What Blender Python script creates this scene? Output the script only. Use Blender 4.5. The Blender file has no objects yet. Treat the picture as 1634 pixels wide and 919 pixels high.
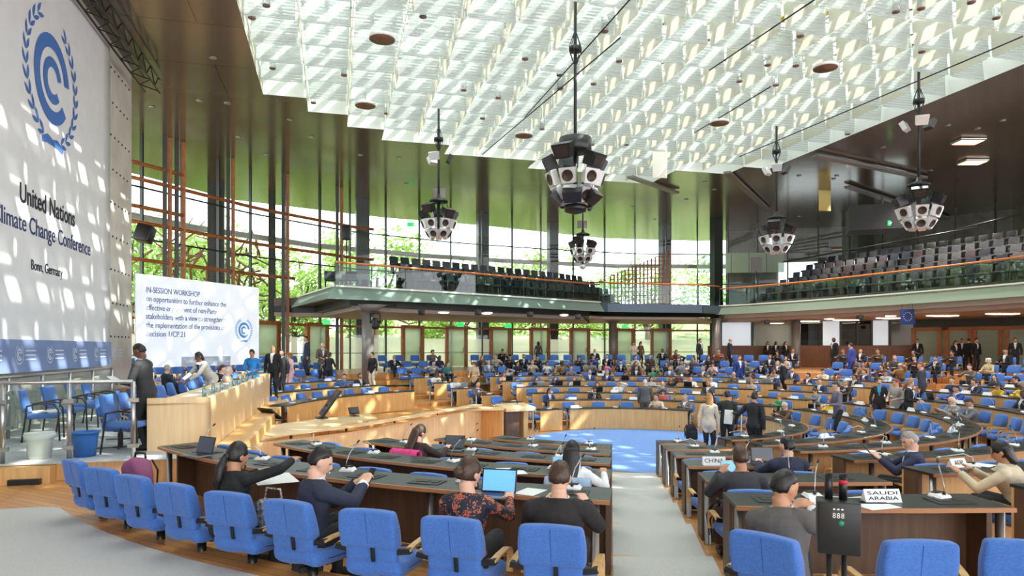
import bpy, bmesh, math, random
import numpy as np
from math import sin, cos, pi, radians, degrees, atan2, hypot, sqrt, floor, ceil
from mathutils import Vector, Matrix, geometry
random.seed(7)
SC = bpy.context.scene
COL = SC.collection
# ---------------------------------------------------------------- camera model used to read the photograph
F, CX, HY, EYE = 1100.0, 817.0, 555.0, 2.86
def proj(p): return CX + p[0] / p[1] * F, HY - (p[2] - EYE) / p[1] * F
def atz(px, py, z):
    d = (z - EYE) * F / (HY - py)
    return Vector(((px - CX) / F * d, d, z))
def atd(px, py, d): return Vector(((px - CX) / F * d, d, EYE + (HY - py) / F * d))
# hall axes: u runs along the banner wall, v points into the hall
UX, UY = -0.249, 0.9685
def W(u, v, z=0.0): return Vector((UX * u + UY * v, UY * u - UX * v, z))
def toUV(x, y): return UX * x + UY * y, UY * x - UX * y
HALL = atan2(-UX, UY)            # rotation of the hall about z (u axis as local +Y)
CC = (3.4, 20.0)                 # centre of the seating rings
def sca(a):
    return 1 - 0.15 * sin(a) ** 2 if a < 0 else 1.0
def pol(rho, deg, z=0.0):
    a = radians(deg); r = rho * sca(a)
    return Vector((CC[0] + r * sin(a), CC[1] - r * cos(a), z))
def topol(x, y):
    dx, dy = x - CC[0], y - CC[1]
    a = atan2(dx, -dy)
    return hypot(dx, dy) / sca(a), degrees(a)
ROWR = [4.5, 6.4, 8.2, 10.1, 12.0, 13.9]
DROP = 0.152
STEPS = [5.75, 7.62, 9.47, 11.37, 13.27, 15.15]
BACK = [(15.15, 1.03), (16.65, 1.32), (17.95, 1.62)]
def floor_z(x, y):
    rho, a = topol(x, y)
    u, v = toUV(x, y)
    if -89.5 < a < -39.5 and u > 11.4: return 0.0
    k = sum(1 for s in STEPS if rho > s)
    if k < 6: return DROP * k
    if abs(a) < 62: return 0.92
    z = 0.92
    for s, zz in BACK:
        if rho > s: z = zz
    return z
# ---------------------------------------------------------------- mesh builder
class MB:
    def __init__(s): s.v = []; s.f = []; s.m = []; s.s = []
    def add(s, vs, fs, m=0, sm=False, M=None):
        o = len(s.v)
        if M is not None: vs = [M @ Vector(p) for p in vs]
        s.v += [tuple(p) for p in vs]
        for f in fs:
            s.f.append([i + o for i in f]); s.m.append(m); s.s.append(sm)
        return s
    def box(s, c, size, m=0, rz=0, M=None):
        x, y, z = [k / 2 for k in size]
        vs = [(i * x, j * y, k * z) for i in (-1, 1) for j in (-1, 1) for k in (-1, 1)]
        T = Matrix.Translation(c) @ Matrix.Rotation(rz, 4, 'Z')
        if M is not None: T = M @ T
        return s.add(vs, [(0, 1, 3, 2), (4, 6, 7, 5), (0, 4, 5, 1), (2, 3, 7, 6), (0, 2, 6, 4), (1, 5, 7, 3)], m, False, T)
    def rbox(s, c, size, r, m=0, M=None, fn=None, mid=1):
        h = [k / 2 for k in size]; r = min([r] + [k * 0.999 for k in h])
        ax = []
        for k in h:
            t = [-k, -k + 0.3 * r, -k + r] + [(-k + r) + (2 * k - 2 * r) * i / (mid + 1) for i in range(1, mid + 1)] + [k - r, k - 0.3 * r, k]
            ax.append(t)
        n = [len(t) - 1 for t in ax]; idx = {}; vs = []; fs = []
        def vid(i, j, k):
            if (i, j, k) not in idx:
                p = [ax[0][i], ax[1][j], ax[2][k]]
                q = [max(-h[a] + r, min(h[a] - r, p[a])) for a in range(3)]
                d = [p[a] - q[a] for a in range(3)]; L = sqrt(sum(e * e for e in d))
                if L > 0: p = [q[a] + d[a] / L * r for a in range(3)]
                if fn: p = fn(*p)
                idx[(i, j, k)] = len(vs); vs.append((p[0] + c[0], p[1] + c[1], p[2] + c[2]))
            return idx[(i, j, k)]
        for a in range(3):
            b, g = (a + 1) % 3, (a + 2) % 3
            for side in (0, n[a]):
                for i in range(n[b]):
                    for j in range(n[g]):
                        q = []
                        for di, dj in ((0, 0), (1, 0), (1, 1), (0, 1)):
                            t = [0, 0, 0]; t[a] = side; t[b] = i + di; t[g] = j + dj
                            q.append(vid(*t))
                        fs.append(q if side else q[::-1])
        return s.add(vs, fs, m, True, M)
    def tube(s, pts, r, n=8, m=0, M=None, cap=True, flat=None):
        pts = [Vector(p) for p in pts]; N = len(pts)
        rs = r if isinstance(r, (list, tuple)) else [r] * N
        vs = []; up = None
        for i, p in enumerate(pts):
            t = (pts[min(i + 1, N - 1)] - pts[max(i - 1, 0)]).normalized()
            if up is None:
                up = Vector((0, 0, 1)) if abs(t.z) < 0.9 else Vector((1, 0, 0))
            a = t.cross(up)
            a = a.normalized() if a.length > 1e-6 else t.orthogonal().normalized()
            b = a.cross(t).normalized(); up = b
            for k in range(n):
                w = 2 * pi * k / n
                e = flat if flat else (1, 1)
                vs.append(p + a * cos(w) * rs[i] * e[0] + b * sin(w) * rs[i] * e[1])
        fs = [(i * n + k, i * n + (k + 1) % n, (i + 1) * n + (k + 1) % n, (i + 1) * n + k) for i in range(N - 1) for k in range(n)]
        if cap: fs += [tuple(range(n))[::-1], tuple(range((N - 1) * n, N * n))]
        return s.add(vs, fs, m, n > 5, M)
    def loft(s, rings, m=0, M=None, cap=True, sm=True, close=True):
        n = len(rings[0]); vs = [p for r in rings for p in r]
        fs = [(i * n + k, i * n + (k + 1) % n, (i + 1) * n + (k + 1) % n, (i + 1) * n + k) for i in range(len(rings) - 1) for k in range(n if close else n - 1)]
        if cap: fs += [tuple(range(n))[::-1], tuple(range((len(rings) - 1) * n, len(rings) * n))]
        return s.add(vs, fs, m, sm, M)
    def lathe(s, prof, n=16, m=0, c=(0, 0, 0), M=None, sm=True):
        rings = [[(c[0] + r * cos(2 * pi * k / n), c[1] + r * sin(2 * pi * k / n), c[2] + z) for k in range(n)] for r, z in prof]
        return s.loft(rings, m, M, True, sm)
    def ell(s, c, r, nu=12, nv=8, m=0, M=None):
        prof = [(max(1e-4, sin(pi * j / nv)), -cos(pi * j / nv)) for j in range(nv + 1)]
        rings = [[(c[0] + r[0] * q * cos(2 * pi * k / nu), c[1] + r[1] * q * sin(2 * pi * k / nu), c[2] + r[2] * z) for k in range(nu)] for q, z in prof]
        return s.loft(rings, m, M)
    def prism(s, poly, z0, z1, m=0, M=None):
        n = len(poly)
        vs = [(p[0], p[1], z0) for p in poly] + [(p[0], p[1], z1) for p in poly]
        fs = [tuple(range(n))[::-1], tuple(range(n, 2 * n))] + [(i, (i + 1) % n, n + (i + 1) % n, n + i) for i in range(n)]
        return s.add(vs, fs, m, False, M)
    def beam(s, a, b, w, h, m=0):
        a, b = Vector(a), Vector(b); d = b - a
        L = d.length; d.normalize()
        up = Vector((0, 0, 1)) if abs(d.z) < 0.95 else Vector((1, 0, 0))
        x = d.cross(up).normalized(); z = x.cross(d)
        M = Matrix((x, d, z)).transposed().to_4x4(); M.translation = (a + b) / 2
        return s.box((0, 0, 0), (w, L, h), m, 0, M)
    def mesh(s, name, mats):
        me = bpy.data.meshes.new(name)
        me.from_pydata(s.v, [], s.f); me.update()
        for mt in (mats if isinstance(mats, (list, tuple)) else [mats]): me.materials.append(mt)
        me.polygons.foreach_set('material_index', s.m); me.polygons.foreach_set('use_smooth', s.s)
        return me
    def build(s, name, mats, parent=None, loc=None, rz=0):
        o = bpy.data.objects.new(name, s.mesh(name, mats)); COL.objects.link(o)
        if parent: o.parent = parent
        if loc is not None: o.location = loc
        if rz: o.rotation_euler = (0, 0, rz)
        return o
def tag(o, label=None, cat=None, group=None, kind=None):
    if label: o['label'] = label
    if cat: o['category'] = cat
    if group: o['group'] = group
    if kind: o['kind'] = kind
    return o
def thing(name, label, cat, loc=(0, 0, 0), rz=0, group=None, kind=None):
    o = bpy.data.objects.new(name, None); COL.objects.link(o)
    o.empty_display_size = 0.1
    o.location = loc; o.rotation_euler = (0, 0, rz)
    return tag(o, label, cat, group, kind)
def put(name, me, parent=None):
    o = bpy.data.objects.new(name, me); COL.objects.link(o); o.parent = parent
    return o
def struct(name, mb, mats, parent=None):
    o = mb.build(name, mats, parent)
    if not parent: o['kind'] = 'structure'
    return o
def dup(root, loc, rz, label=None, group=None):
    r = root.copy(); COL.objects.link(r); r.location = loc; r.rotation_euler = (0, 0, rz)
    if label: r['label'] = label
    if group: r['group'] = group
    for ch in list(root.children):
        c = ch.copy(); COL.objects.link(c); c.parent = r
        for g in list(ch.children):
            d = g.copy(); COL.objects.link(d); d.parent = c
    return r
ORD = ['first', 'second', 'third', 'fourth', 'fifth', 'sixth', 'seventh', 'eighth', 'ninth', 'tenth', 'eleventh', 'twelfth', 'thirteenth',
       'fourteenth', 'fifteenth', 'sixteenth', 'seventeenth', 'eighteenth', 'nineteenth', 'twentieth']
def nth(i):
    if i < 20: return ORD[i]
    tens = {2: 'twenty', 3: 'thirty', 4: 'forty', 5: 'fifty', 6: 'sixty', 7: 'seventy'}
    t, o = divmod(i + 1, 10)
    return tens[t] + ('-' + ORD[o - 1] if o else '')
# ---------------------------------------------------------------- materials
def lin(c):
    return tuple(((k / 255) / 12.92 if k / 255 <= 0.04045 else ((k / 255 + 0.055) / 1.055) ** 2.4) for k in c) + (1.0,)
def mat(name, rgb, rough=0.5, metal=0.0, var=0.0, vscale=8.0, stretch=(1, 1, 1), bump=0.0, rgb2=None, spec=0.5, emit=None, es=0.0, sheen=0.0):
    m = bpy.data.materials.new(name); m.use_nodes = True
    nt = m.node_tree; b = nt.nodes['Principled BSDF']
    b.inputs['Base Color'].default_value = lin(rgb); b.inputs['Roughness'].default_value = rough
    b.inputs['Metallic'].default_value = metal; b.inputs['Specular IOR Level'].default_value = spec
    if sheen: b.inputs['Sheen Weight'].default_value = sheen
    if emit:
        b.inputs['Emission Color'].default_value = lin(emit); b.inputs['Emission Strength'].default_value = es
    if var or rgb2 or bump:
        tc = nt.nodes.new('ShaderNodeTexCoord'); mp = nt.nodes.new('ShaderNodeMapping'); nz = nt.nodes.new('ShaderNodeTexNoise')
        mp.inputs['Scale'].default_value = stretch; nz.inputs['Scale'].default_value = vscale; nz.inputs['Detail'].default_value = 4
        nt.links.new(tc.outputs['Object'], mp.inputs['Vector']); nt.links.new(mp.outputs['Vector'], nz.inputs['Vector'])
        if var or rgb2:
            cr = nt.nodes.new('ShaderNodeValToRGB')
            a = lin([max(0, min(255, k * (1 - var))) for k in rgb]); c = lin(rgb2) if rgb2 else lin([min(255, k * (1 + var)) for k in rgb])
            cr.color_ramp.elements[0].position = 0.3; cr.color_ramp.elements[1].position = 0.7
            cr.color_ramp.elements[0].color = a; cr.color_ramp.elements[1].color = c
            nt.links.new(nz.outputs['Fac'], cr.inputs['Fac']); nt.links.new(cr.outputs['Color'], b.inputs['Base Color'])
        if bump:
            bp = nt.nodes.new('ShaderNodeBump'); bp.inputs['Strength'].default_value = bump; bp.inputs['Distance'].default_value = 0.02
            nt.links.new(nz.outputs['Fac'], bp.inputs['Height']); nt.links.new(bp.outputs['Normal'], b.inputs['Normal'])
    return m
def glass(name, tint=(225, 240, 232), refl=0.08, rough=0.0, frost=0.0, frgb=(225, 235, 225)):
    m = bpy.data.materials.new(name); m.use_nodes = True; nt = m.node_tree
    nt.nodes.remove(nt.nodes['Principled BSDF']); out = nt.nodes['Material Output']
    tr = nt.nodes.new('ShaderNodeBsdfTransparent'); tr.inputs['Color'].default_value = lin(tint)
    gl = nt.nodes.new('ShaderNodeBsdfGlossy'); gl.inputs['Roughness'].default_value = rough
    lw = nt.nodes.new('ShaderNodeLayerWeight'); lw.inputs['Blend'].default_value = 0.25
    mr = nt.nodes.new('ShaderNodeMapRange'); mr.inputs['To Min'].default_value = refl * 0.5; mr.inputs['To Max'].default_value = min(1, refl * 6)
    nt.links.new(lw.outputs['Facing'], mr.inputs['Value'])
    mx = nt.nodes.new('ShaderNodeMixShader')
    nt.links.new(mr.outputs['Result'], mx.inputs['Fac']); nt.links.new(tr.outputs[0], mx.inputs[1]); nt.links.new(gl.outputs[0], mx.inputs[2])
    last = mx
    if frost:
        df = nt.nodes.new('ShaderNodeBsdfDiffuse'); df.inputs['Color'].default_value = lin(frgb)
        tl = nt.nodes.new('ShaderNodeBsdfTranslucent'); tl.inputs['Color'].default_value = lin(frgb)
        m2 = nt.nodes.new('ShaderNodeMixShader'); m2.inputs['Fac'].default_value = 0.6
        nt.links.new(df.outputs[0], m2.inputs[1]); nt.links.new(tl.outputs[0], m2.inputs[2])
        m3 = nt.nodes.new('ShaderNodeMixShader'); m3.inputs['Fac'].default_value = frost
        nt.links.new(mx.outputs[0], m3.inputs[1]); nt.links.new(m2.outputs[0], m3.inputs[2]); last = m3
    nt.links.new(last.outputs[0], out.inputs['Surface'])
    return m
WOOD = mat('beech_veneer', (206, 158, 100), 0.38, rgb2=(226, 182, 122), vscale=3, stretch=(6, 6, .5))
WOODP = mat('pale_maple_veneer', (226, 190, 140), 0.35, rgb2=(238, 208, 164), vscale=2.5, stretch=(6, 6, .4))
WOODD = mat('dark_and_shaded_wood', (84, 60, 44), 0.5, rgb2=(104, 76, 54), vscale=3, stretch=(6, 6, .5))
LIP = mat('beech_edge', (176, 124, 84), 0.35)
ARM = mat('bent_beech', (222, 176, 112), 0.35, var=.06, vscale=20)
TIMBER = mat('brown_timber', (162, 98, 48), 0.45, var=.1, vscale=6)
LINO = mat('black_green_linoleum', (36, 43, 43), 0.36, var=.08, vscale=30)
BLUE = mat('blue_wool', (66, 112, 188), 0.85, var=.07, vscale=60, bump=.15, sheen=.2)
BLUED = mat('blue_wool_seam', (40, 74, 146), 0.9)
BLACK = mat('black_plastic', (18, 18, 19), 0.4)
DARK = mat('dark_metal', (36, 36, 36), 0.45, .3)
MULL = mat('anthracite_steel', (54, 56, 53), 0.4, .4)
STEEL = mat('brushed_steel', (170, 170, 168), 0.3, .9)
CHROME = mat('polished_aluminium', (226, 226, 228), 0.2, .35)
WHITE = mat('white_plastic', (232, 232, 230), 0.35)
PAPER = mat('paper_white', (238, 238, 236), 0.8)
CGREY = mat('pale_grey_carpet', (196, 193, 189), 0.95, var=.05, vscale=90, bump=.2)
CBLUE = mat('blue_carpet', (122, 158, 222), 0.95, var=.07, vscale=60, bump=.2)
STAGEC = mat('grey_stage_carpet', (186, 187, 190), 0.9, var=.08, vscale=40)
PLASTER = mat('pale_concrete', (206, 200, 190), 0.85, var=.05, vscale=1.2)
BANNER = mat('white_banner_cloth', (224, 224, 228), 0.8, var=.015, vscale=2)
EMBLEM = mat('emblem_blue', (66, 112, 186), 0.7)
INK = mat('black_print', (26, 26, 40), 0.7)
INKB = mat('navy_print', (44, 54, 100), 0.7)
STRIPB = mat('banner_strip_blue', (112, 130, 176), 0.75, rgb2=(130, 146, 188), vscale=.6)
PALEB = mat('pale_blue_print', (206, 214, 232), 0.7)
GLASS = glass('clear_glass', (236, 244, 240), .07)
RAILG = glass('balustrade_glass', (196, 224, 212), .06)
GREENG = glass('green_fascia_glass', (190, 222, 208), .12, .05, .8, (196, 228, 214))
FROST = glass('frosted_glass', (220, 235, 225), .08, .1, .72, (222, 232, 208))
SOFFIT = mat('pinkish_grey_soffit', (168, 152, 146), 0.55)
FASCIA = mat('slate_blue_fascia', (82, 98, 116), 0.4, .2)
COLM = mat('column_grey', (128, 122, 118), 0.4, .2)
SEATG = mat('gallery_charcoal_fabric', (84, 86, 90), 0.9, var=.1, vscale=3)
SEATL = mat('gallery_grey_fabric', (98, 98, 98), 0.9, var=.1, vscale=3)
SEATM = mat('gallery_mauve_fabric', (82, 70, 74), 0.9, var=.1, vscale=3)
CONE = mat('speaker_cone', (64, 48, 40), 0.6)
GREENS = mat('exit_sign_green', (20, 130, 60), 0.4, emit=(20, 170, 80), es=1.2)
LAMP = mat('lamp_glow', (255, 240, 210), 0.4, emit=(255, 236, 205), es=6)
CONCR = mat('gallery_step', (104, 96, 86), 0.8)
GRASS = mat('lawn', (102, 112, 70), 0.9, var=.25, vscale=.6)
BARK = mat('bark', (78, 62, 46), 0.9)
ROOFM = mat('baffle_frame_white', (225, 230, 225), 0.5)
SLATE = mat('dark_cladding', (104, 96, 86), 0.4, .2, var=.1, vscale=2)
YELLOWB = mat('yellow_panel', (240, 205, 40), 0.6)
# ---------------------------------------------------------------- special materials
def nodes(name):
    m = bpy.data.materials.new(name); m.use_nodes = True
    return m, m.node_tree, m.node_tree.nodes['Principled BSDF']
def seam_mat(name, rgb, rgb2, mortar, bw, bh, rough, metal, msize=.012, rz=0.0, bump=0.0, nscale=3, nst=(1, 1, 1)):
    m, nt, b = nodes(name)
    tc = nt.nodes.new('ShaderNodeTexCoord'); mp = nt.nodes.new('ShaderNodeMapping'); br = nt.nodes.new('ShaderNodeTexBrick')
    mp.inputs['Rotation'].default_value = (0, 0, rz)
    br.inputs['Color1'].default_value = lin(rgb); br.inputs['Color2'].default_value = lin(rgb2); br.inputs['Mortar'].default_value = lin(mortar)
    br.inputs['Scale'].default_value = 1; br.inputs['Brick Width'].default_value = bw; br.inputs['Row Height'].default_value = bh
    br.inputs['Mortar Size'].default_value = msize; br.inputs['Mortar Smooth'].default_value = 0.1
    nt.links.new(tc.outputs['Object'], mp.inputs['Vector']); nt.links.new(mp.outputs['Vector'], br.inputs['Vector'])
    nt.links.new(br.outputs['Color'], b.inputs['Base Color'])
    b.inputs['Roughness'].default_value = rough; b.inputs['Metallic'].default_value = metal
    if bump:
        nz = nt.nodes.new('ShaderNodeTexNoise'); nz.inputs['Scale'].default_value = nscale; bp = nt.nodes.new('ShaderNodeBump')
        m2 = nt.nodes.new('ShaderNodeMapping'); m2.inputs['Scale'].default_value = nst; m2.inputs['Rotation'].default_value = (0, 0, rz)
        nt.links.new(tc.outputs['Object'], m2.inputs['Vector']); nt.links.new(m2.outputs['Vector'], nz.inputs['Vector'])
        bp.inputs['Strength'].default_value = bump; bp.inputs['Distance'].default_value = .02
        nt.links.new(nz.outputs['Fac'], bp.inputs['Height']); nt.links.new(bp.outputs['Normal'], b.inputs['Normal'])
    return m
PARQ = seam_mat('oak_parquet', (200, 138, 80), (216, 158, 100), (130, 84, 48), 1.1, .12, .3, 0, .004, .5)
CEILM = seam_mat('polished_metal_ceiling', (128, 118, 108), (121, 111, 101), (56, 50, 46), 7.5, 3.0, .16, .45, .012, -HALL, .12, 1.2, (.25, 1, 1))
LEAF, _nt, _b = nodes('tree_leaf')
_b.inputs['Base Color'].default_value = lin((100, 134, 52)); _b.inputs['Roughness'].default_value = .6
_tl = _nt.nodes.new('ShaderNodeBsdfTranslucent'); _tl.inputs['Color'].default_value = lin((150, 178, 84)); _mx = _nt.nodes.new('ShaderNodeMixShader')
_mx.inputs['Fac'].default_value = .5
_nt.links.new(_b.outputs[0], _mx.inputs[1]); _nt.links.new(_tl.outputs[0], _mx.inputs[2]); _nt.links.new(_mx.outputs[0], _nt.nodes['Material Output'].inputs['Surface'])
def baffle_mat(name, rgb, alpha, stripes):
    m, nt, b = nodes(name); nt.nodes.remove(b)
    df = nt.nodes.new('ShaderNodeBsdfDiffuse'); tl = nt.nodes.new('ShaderNodeBsdfTranslucent'); tr = nt.nodes.new('ShaderNodeBsdfTransparent')
    gl = nt.nodes.new('ShaderNodeBsdfGlossy'); gl.inputs['Roughness'].default_value = .12
    for n in (df, tl): n.inputs['Color'].default_value = lin(rgb)
    a = nt.nodes.new('ShaderNodeMixShader'); a.inputs['Fac'].default_value = .62
    g = nt.nodes.new('ShaderNodeMixShader'); g.inputs['Fac'].default_value = .1
    c = nt.nodes.new('ShaderNodeMixShader'); c.inputs['Fac'].default_value = 1 - alpha
    nt.links.new(df.outputs[0], a.inputs[1]); nt.links.new(tl.outputs[0], a.inputs[2])
    nt.links.new(a.outputs[0], g.inputs[1]); nt.links.new(gl.outputs[0], g.inputs[2])
    nt.links.new(g.outputs[0], c.inputs[1]); nt.links.new(tr.outputs[0], c.inputs[2])
    if stripes:
        tc = nt.nodes.new('ShaderNodeTexCoord'); wv = nt.nodes.new('ShaderNodeTexWave'); wv.bands_direction = 'Z'
        wv.inputs['Scale'].default_value = 3.2; mr = nt.nodes.new('ShaderNodeMapRange')
        mr.inputs['To Min'].default_value = 1 - alpha + .16; mr.inputs['To Max'].default_value = max(0, 1 - alpha - .16)
        nt.links.new(tc.outputs['Object'], wv.inputs['Vector']); nt.links.new(wv.outputs['Fac'], mr.inputs['Value'])
        nt.links.new(mr.outputs['Result'], c.inputs['Fac'])
    nt.links.new(c.outputs[0], nt.nodes['Material Output'].inputs['Surface'])
    return m
BAFA = baffle_mat('prismatic_baffle_glass', (212, 217, 217), .76, True)
BAFB = baffle_mat('cream_baffle_glass', (216, 214, 200), .74, False)
# ---------------------------------------------------------------- floor terraces
def build_floor():
    mb = MB()
    rb = [0, 2.2, 4.0] + STEPS + [x[0] for x in BACK[1:]] + [19.3, 21, 23, 26, 30, 36]
    rb = sorted(set(rb)); da = 2
    zc = {}
    for i in range(len(rb) - 1):
        for k in range(180):
            p = pol((rb[i] + rb[i + 1]) / 2, -180 + k * da + 1)
            zc[i, k] = floor_z(p.x, p.y)
    for (i, k), z in zc.items():
        a0, a1 = -180 + k * da, -180 + (k + 1) * da
        q = [pol(rb[i], a0, z), pol(rb[i], a1, z), pol(rb[i + 1], a1, z), pol(rb[i + 1], a0, z)]
        if i == 0: q = [q[0], q[2], q[3]]
        mb.add(q, [tuple(range(len(q)))[::-1]])
        z2 = zc.get((i + 1, k))
        if z2 is not None and abs(z2 - z) > 1e-4:
            mb.add([pol(rb[i + 1], a0, z), pol(rb[i + 1], a1, z), pol(rb[i + 1], a1, z2), pol(rb[i + 1], a0, z2)], [(0, 1, 2, 3)])
        z2 = zc[i, (k + 1) % 180]
        if abs(z2 - z) > 1e-4:
            mb.add([pol(rb[i], a1, z), pol(rb[i + 1], a1, z), pol(rb[i + 1], a1, z2), pol(rb[i], a1, z2)], [(0, 1, 2, 3)])
    struct('floor', mb, PARQ)
build_floor()
# carpets: blue disc, pale aisle with steps, grey walkway
mb = MB(); pts = []
for k in range(96):
    a = 2 * pi * k / 96
    pts.append((4.55 + 4.55 * cos(a), 20.0 + 4.55 * sin(a)))
pts = [(x, max(y, 15.72)) for x, y in pts]
mb.prism(pts, .002, .012)
o = struct('floor_blue_carpet', mb, CBLUE)
mb = MB()
def aisle_x(y): return .1436 * y
y0, steps_y = 15.72, []
for j, s in enumerate(STEPS):
    # distance along the aisle where the step of ring s is crossed
    lo, hi = 2.0, 16.0
    for _ in range(40):
        mid = (lo + hi) / 2
        if topol(aisle_x(mid) + .5, mid)[0] > s: lo = mid
        else: hi = mid
    steps_y.append(lo)
ys = [15.72] + steps_y + [1.0]
zs = [0] + [DROP * (j + 1) for j in range(5)] + [.92]
for j in range(len(ys) - 1):
    a, b, z = ys[j], ys[j + 1], zs[j] + .012
    if a - b < .05: continue
    x = lambda y, o: aisle_x(y) + o
    mb.prism([(x(b, .02), b), (x(b, 1.02), b), (x(a, 1.02), a), (x(a, .02), a)], z - .16, z)
struct('floor_aisle_carpet', mb, CGREY)
mb = MB(); n = 60
vi, vo = [], []
for k in range(n + 1):
    a = -62 + 82 * k / n
    p, q = pol(15.5, a, .925), pol(24, a, .925)
    u, v = toUV(p.x, p.y)
    if u > 9.55: p = W(9.55, v, .925)
    u, v = toUV(q.x, q.y)
    if u > 9.55: q = W(9.55, v, .925)
    vi.append(p); vo.append(q)
mb.add(vi + vo, [(k, k + 1, n + 2 + k, n + 1 + k) for k in range(n)])
struct('floor_walkway_carpet', mb, CGREY)
# ---------------------------------------------------------------- stage
SZ = 1.18
mb = MB()
mb.prism([W(11.45, -6.5), W(11.45, -1.5), W(25.5, -1.5), W(25.5, -6.5)], 0, SZ - .01, 0)
mb.prism([W(11.4, -6.5), W(11.4, -2.2), W(25.6, -2.2), W(25.6, -6.5)], SZ - .012, SZ, 1)
o = struct('floor_stage', mb, [WOOD, STAGEC])
mb = MB(); mb.prism([W(11.2, -7), W(11.2, -3.95), W(11.46, -3.95), W(11.46, -7)], .5, SZ - .03)
struct('trim_1', mb, WOOD)
mb = MB(); mb.prism([W(11.12, -4.45), W(11.12, -4.05), W(11.21, -4.05), W(11.21, -4.45)], .84, 1.0)
tag(mb.build('floor_outlet_recess', BLACK), kind='structure')
# wooden border below the stage, from the walkway to the stage front
mb = MB(); mb.prism([W(9.55, -8), W(9.55, -4.0), W(11.3, -4.2), W(11.3, -8)], .6, .922)
struct('floor_border', mb, PARQ)
# ---------------------------------------------------------------- left wall
mb = MB(); mb.prism([W(-14, -6.9), W(-14, -6.45), W(25, -6.45), W(25, -6.9)], 0, 12.3)
wl = struct('wall_left', mb, PLASTER)
mb = MB()
for i in range(14):
    for z in range(3, 12):
        if (i + z) % 2: continue
        p = W(22.25 + 2.4 * (i / 13), -6.45, z + .2); mb.ell(p, (.035, .035, .035), 6, 4)
mb.build('anchor_dots', DARK, wl)
bn = thing('wall_banner', 'tall white fabric banner with blue conference emblem hanging on the left wall', 'banner')
mb = MB(); nU = 30; rng = random.Random(4)
uu = [3 + (21.95 - 3) * i / nU for i in range(nU + 1)]
off = [-6.22 + .004 * sin(i * 1.9) for i in range(nU + 1)]
vs = [W(uu[i], off[i], z) for z in (3.02, 11.55) for i in range(nU + 1)]
vs += [W(uu[i], off[i] - .02, z) for z in (3.02, 11.55) for i in range(nU + 1)]
N = nU + 1
mb.add(vs, [(i, i + 1, N + i + 1, N + i) for i in range(nU)] + [(2 * N + i, 3 * N + i, 3 * N + i + 1, 2 * N + i + 1) for i in range(nU)] + [(nU, 2 * N + nU, 3 * N + nU, N + nU)], 0, True)
mb.build('cloth', BANNER, bn)
mb = MB(); mb.prism([W(3, -6.25), W(3, -6.19), W(21.95, -6.19), W(21.95, -6.25)], 2.36, 3.03)
strip = mb.build('blue_strip', STRIPB, bn); strip['label'] = 'pale blue footer strip with repeated emblems'
def frame_on(p, x, y):
    x, y = Vector(x).normalized(), Vector(y).normalized(); z = x.cross(y)
    M = Matrix((x, y, z)).transposed().to_4x4(); M.translation = Vector(p); return M
def text(body, width, M, m, parent, name='lettering', height=None, depth=.004, bold=0.0):
    cu = bpy.data.curves.new('t', 'FONT'); cu.body = body; cu.extrude = depth; cu.offset = bold; cu.resolution_u = 3
    ob = bpy.data.objects.new('t', cu); COL.objects.link(ob)
    dg = bpy.context.evaluated_depsgraph_get(); me = bpy.data.meshes.new_from_object(ob.evaluated_get(dg))
    bpy.data.objects.remove(ob); bpy.data.curves.remove(cu)
    xs = [v.co.x for v in me.vertices]; w = max(xs) - min(xs); x0 = min(xs)
    k = width / w; ky = (height / .7) if height else k
    for v in me.vertices: v.co = M @ Vector(((v.co.x - x0) * k, v.co.y * ky, v.co.z))
    me.name = name; me.materials.clear(); me.materials.append(m)
    o = bpy.data.objects.new(name, me); COL.objects.link(o); o.parent = parent
    return o
def wallM(u, z, v=-6.2125): return frame_on(W(u, v, z), (UX, UY, 0), (0, 0, 1))
text('United Nations', 3.06, wallM(16.1, 5.85), INK, bn, height=.40, bold=.012)
text('Climate Change Conference', 5.3, wallM(14.97, 5.27), INKB, bn, height=.36)
text('Bonn, Germany', 1.72, wallM(16.65, 4.52), INK, bn, height=.22)
def arc_poly(cx, cy, ro, ri, a0, a1, n=28):
    o = [(cx + ro * cos(radians(a0 + (a1 - a0) * i / n)), cy + ro * sin(radians(a0 + (a1 - a0) * i / n))) for i in range(n + 1)]
    i_ = [(cx + ri * cos(radians(a0 + (a1 - a0) * i / n)), cy + ri * sin(radians(a0 + (a1 - a0) * i / n))) for i in range(n + 1)]
    return o, i_
def emblem_mesh(mb, M, s, m=0, t=.006):
    def strip_(o, i_):
        n = len(o); vs = [(p[0] * s, p[1] * s, t) for p in o + i_]
        mb.add(vs, [(k, k + 1, n + k + 1, n + k) for k in range(n - 1)], m, False, M)
    strip_(*arc_poly(0, 0, 1.0, .70, 8, 322)); strip_(*arc_poly(0, -.02, .52, .30, 14, 318))
    for sd in (-1, 1):
        for k in range(11):
            a = radians(250 - 12.5 * k); r = 1.42
            for side in (-1, 1):
                cx, cy = r * cos(a), r * sin(a)
                th = a - pi / 2 + side * .42
                L, w = .34, .065
                pts = []
                for i in range(9):
                    q = i / 8; pts.append((q * L, w * sin(pi * q)))
                for i in range(7, 0, -1):
                    q = i / 8; pts.append((q * L, -w * sin(pi * q) * .5))
                P = [(sd * -(-(cx + p[0] * cos(th) - p[1] * side * sin(th))), cy + p[0] * sin(th) + p[1] * side * cos(th)) for p in pts]
                mb.add([(p[0] * s, p[1] * s, t) for p in P], [tuple(range(len(P)))], m, False, M)
        rib = [(0, -1.36), (sd * .28, -1.3), (sd * .6, -1.42), (sd * .58, -1.55), (sd * .3, -1.5), (sd * .02, -1.5)]
        mb.add([(p[0] * s, p[1] * s, t) for p in rib], [tuple(range(6))], m, False, M)
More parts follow.
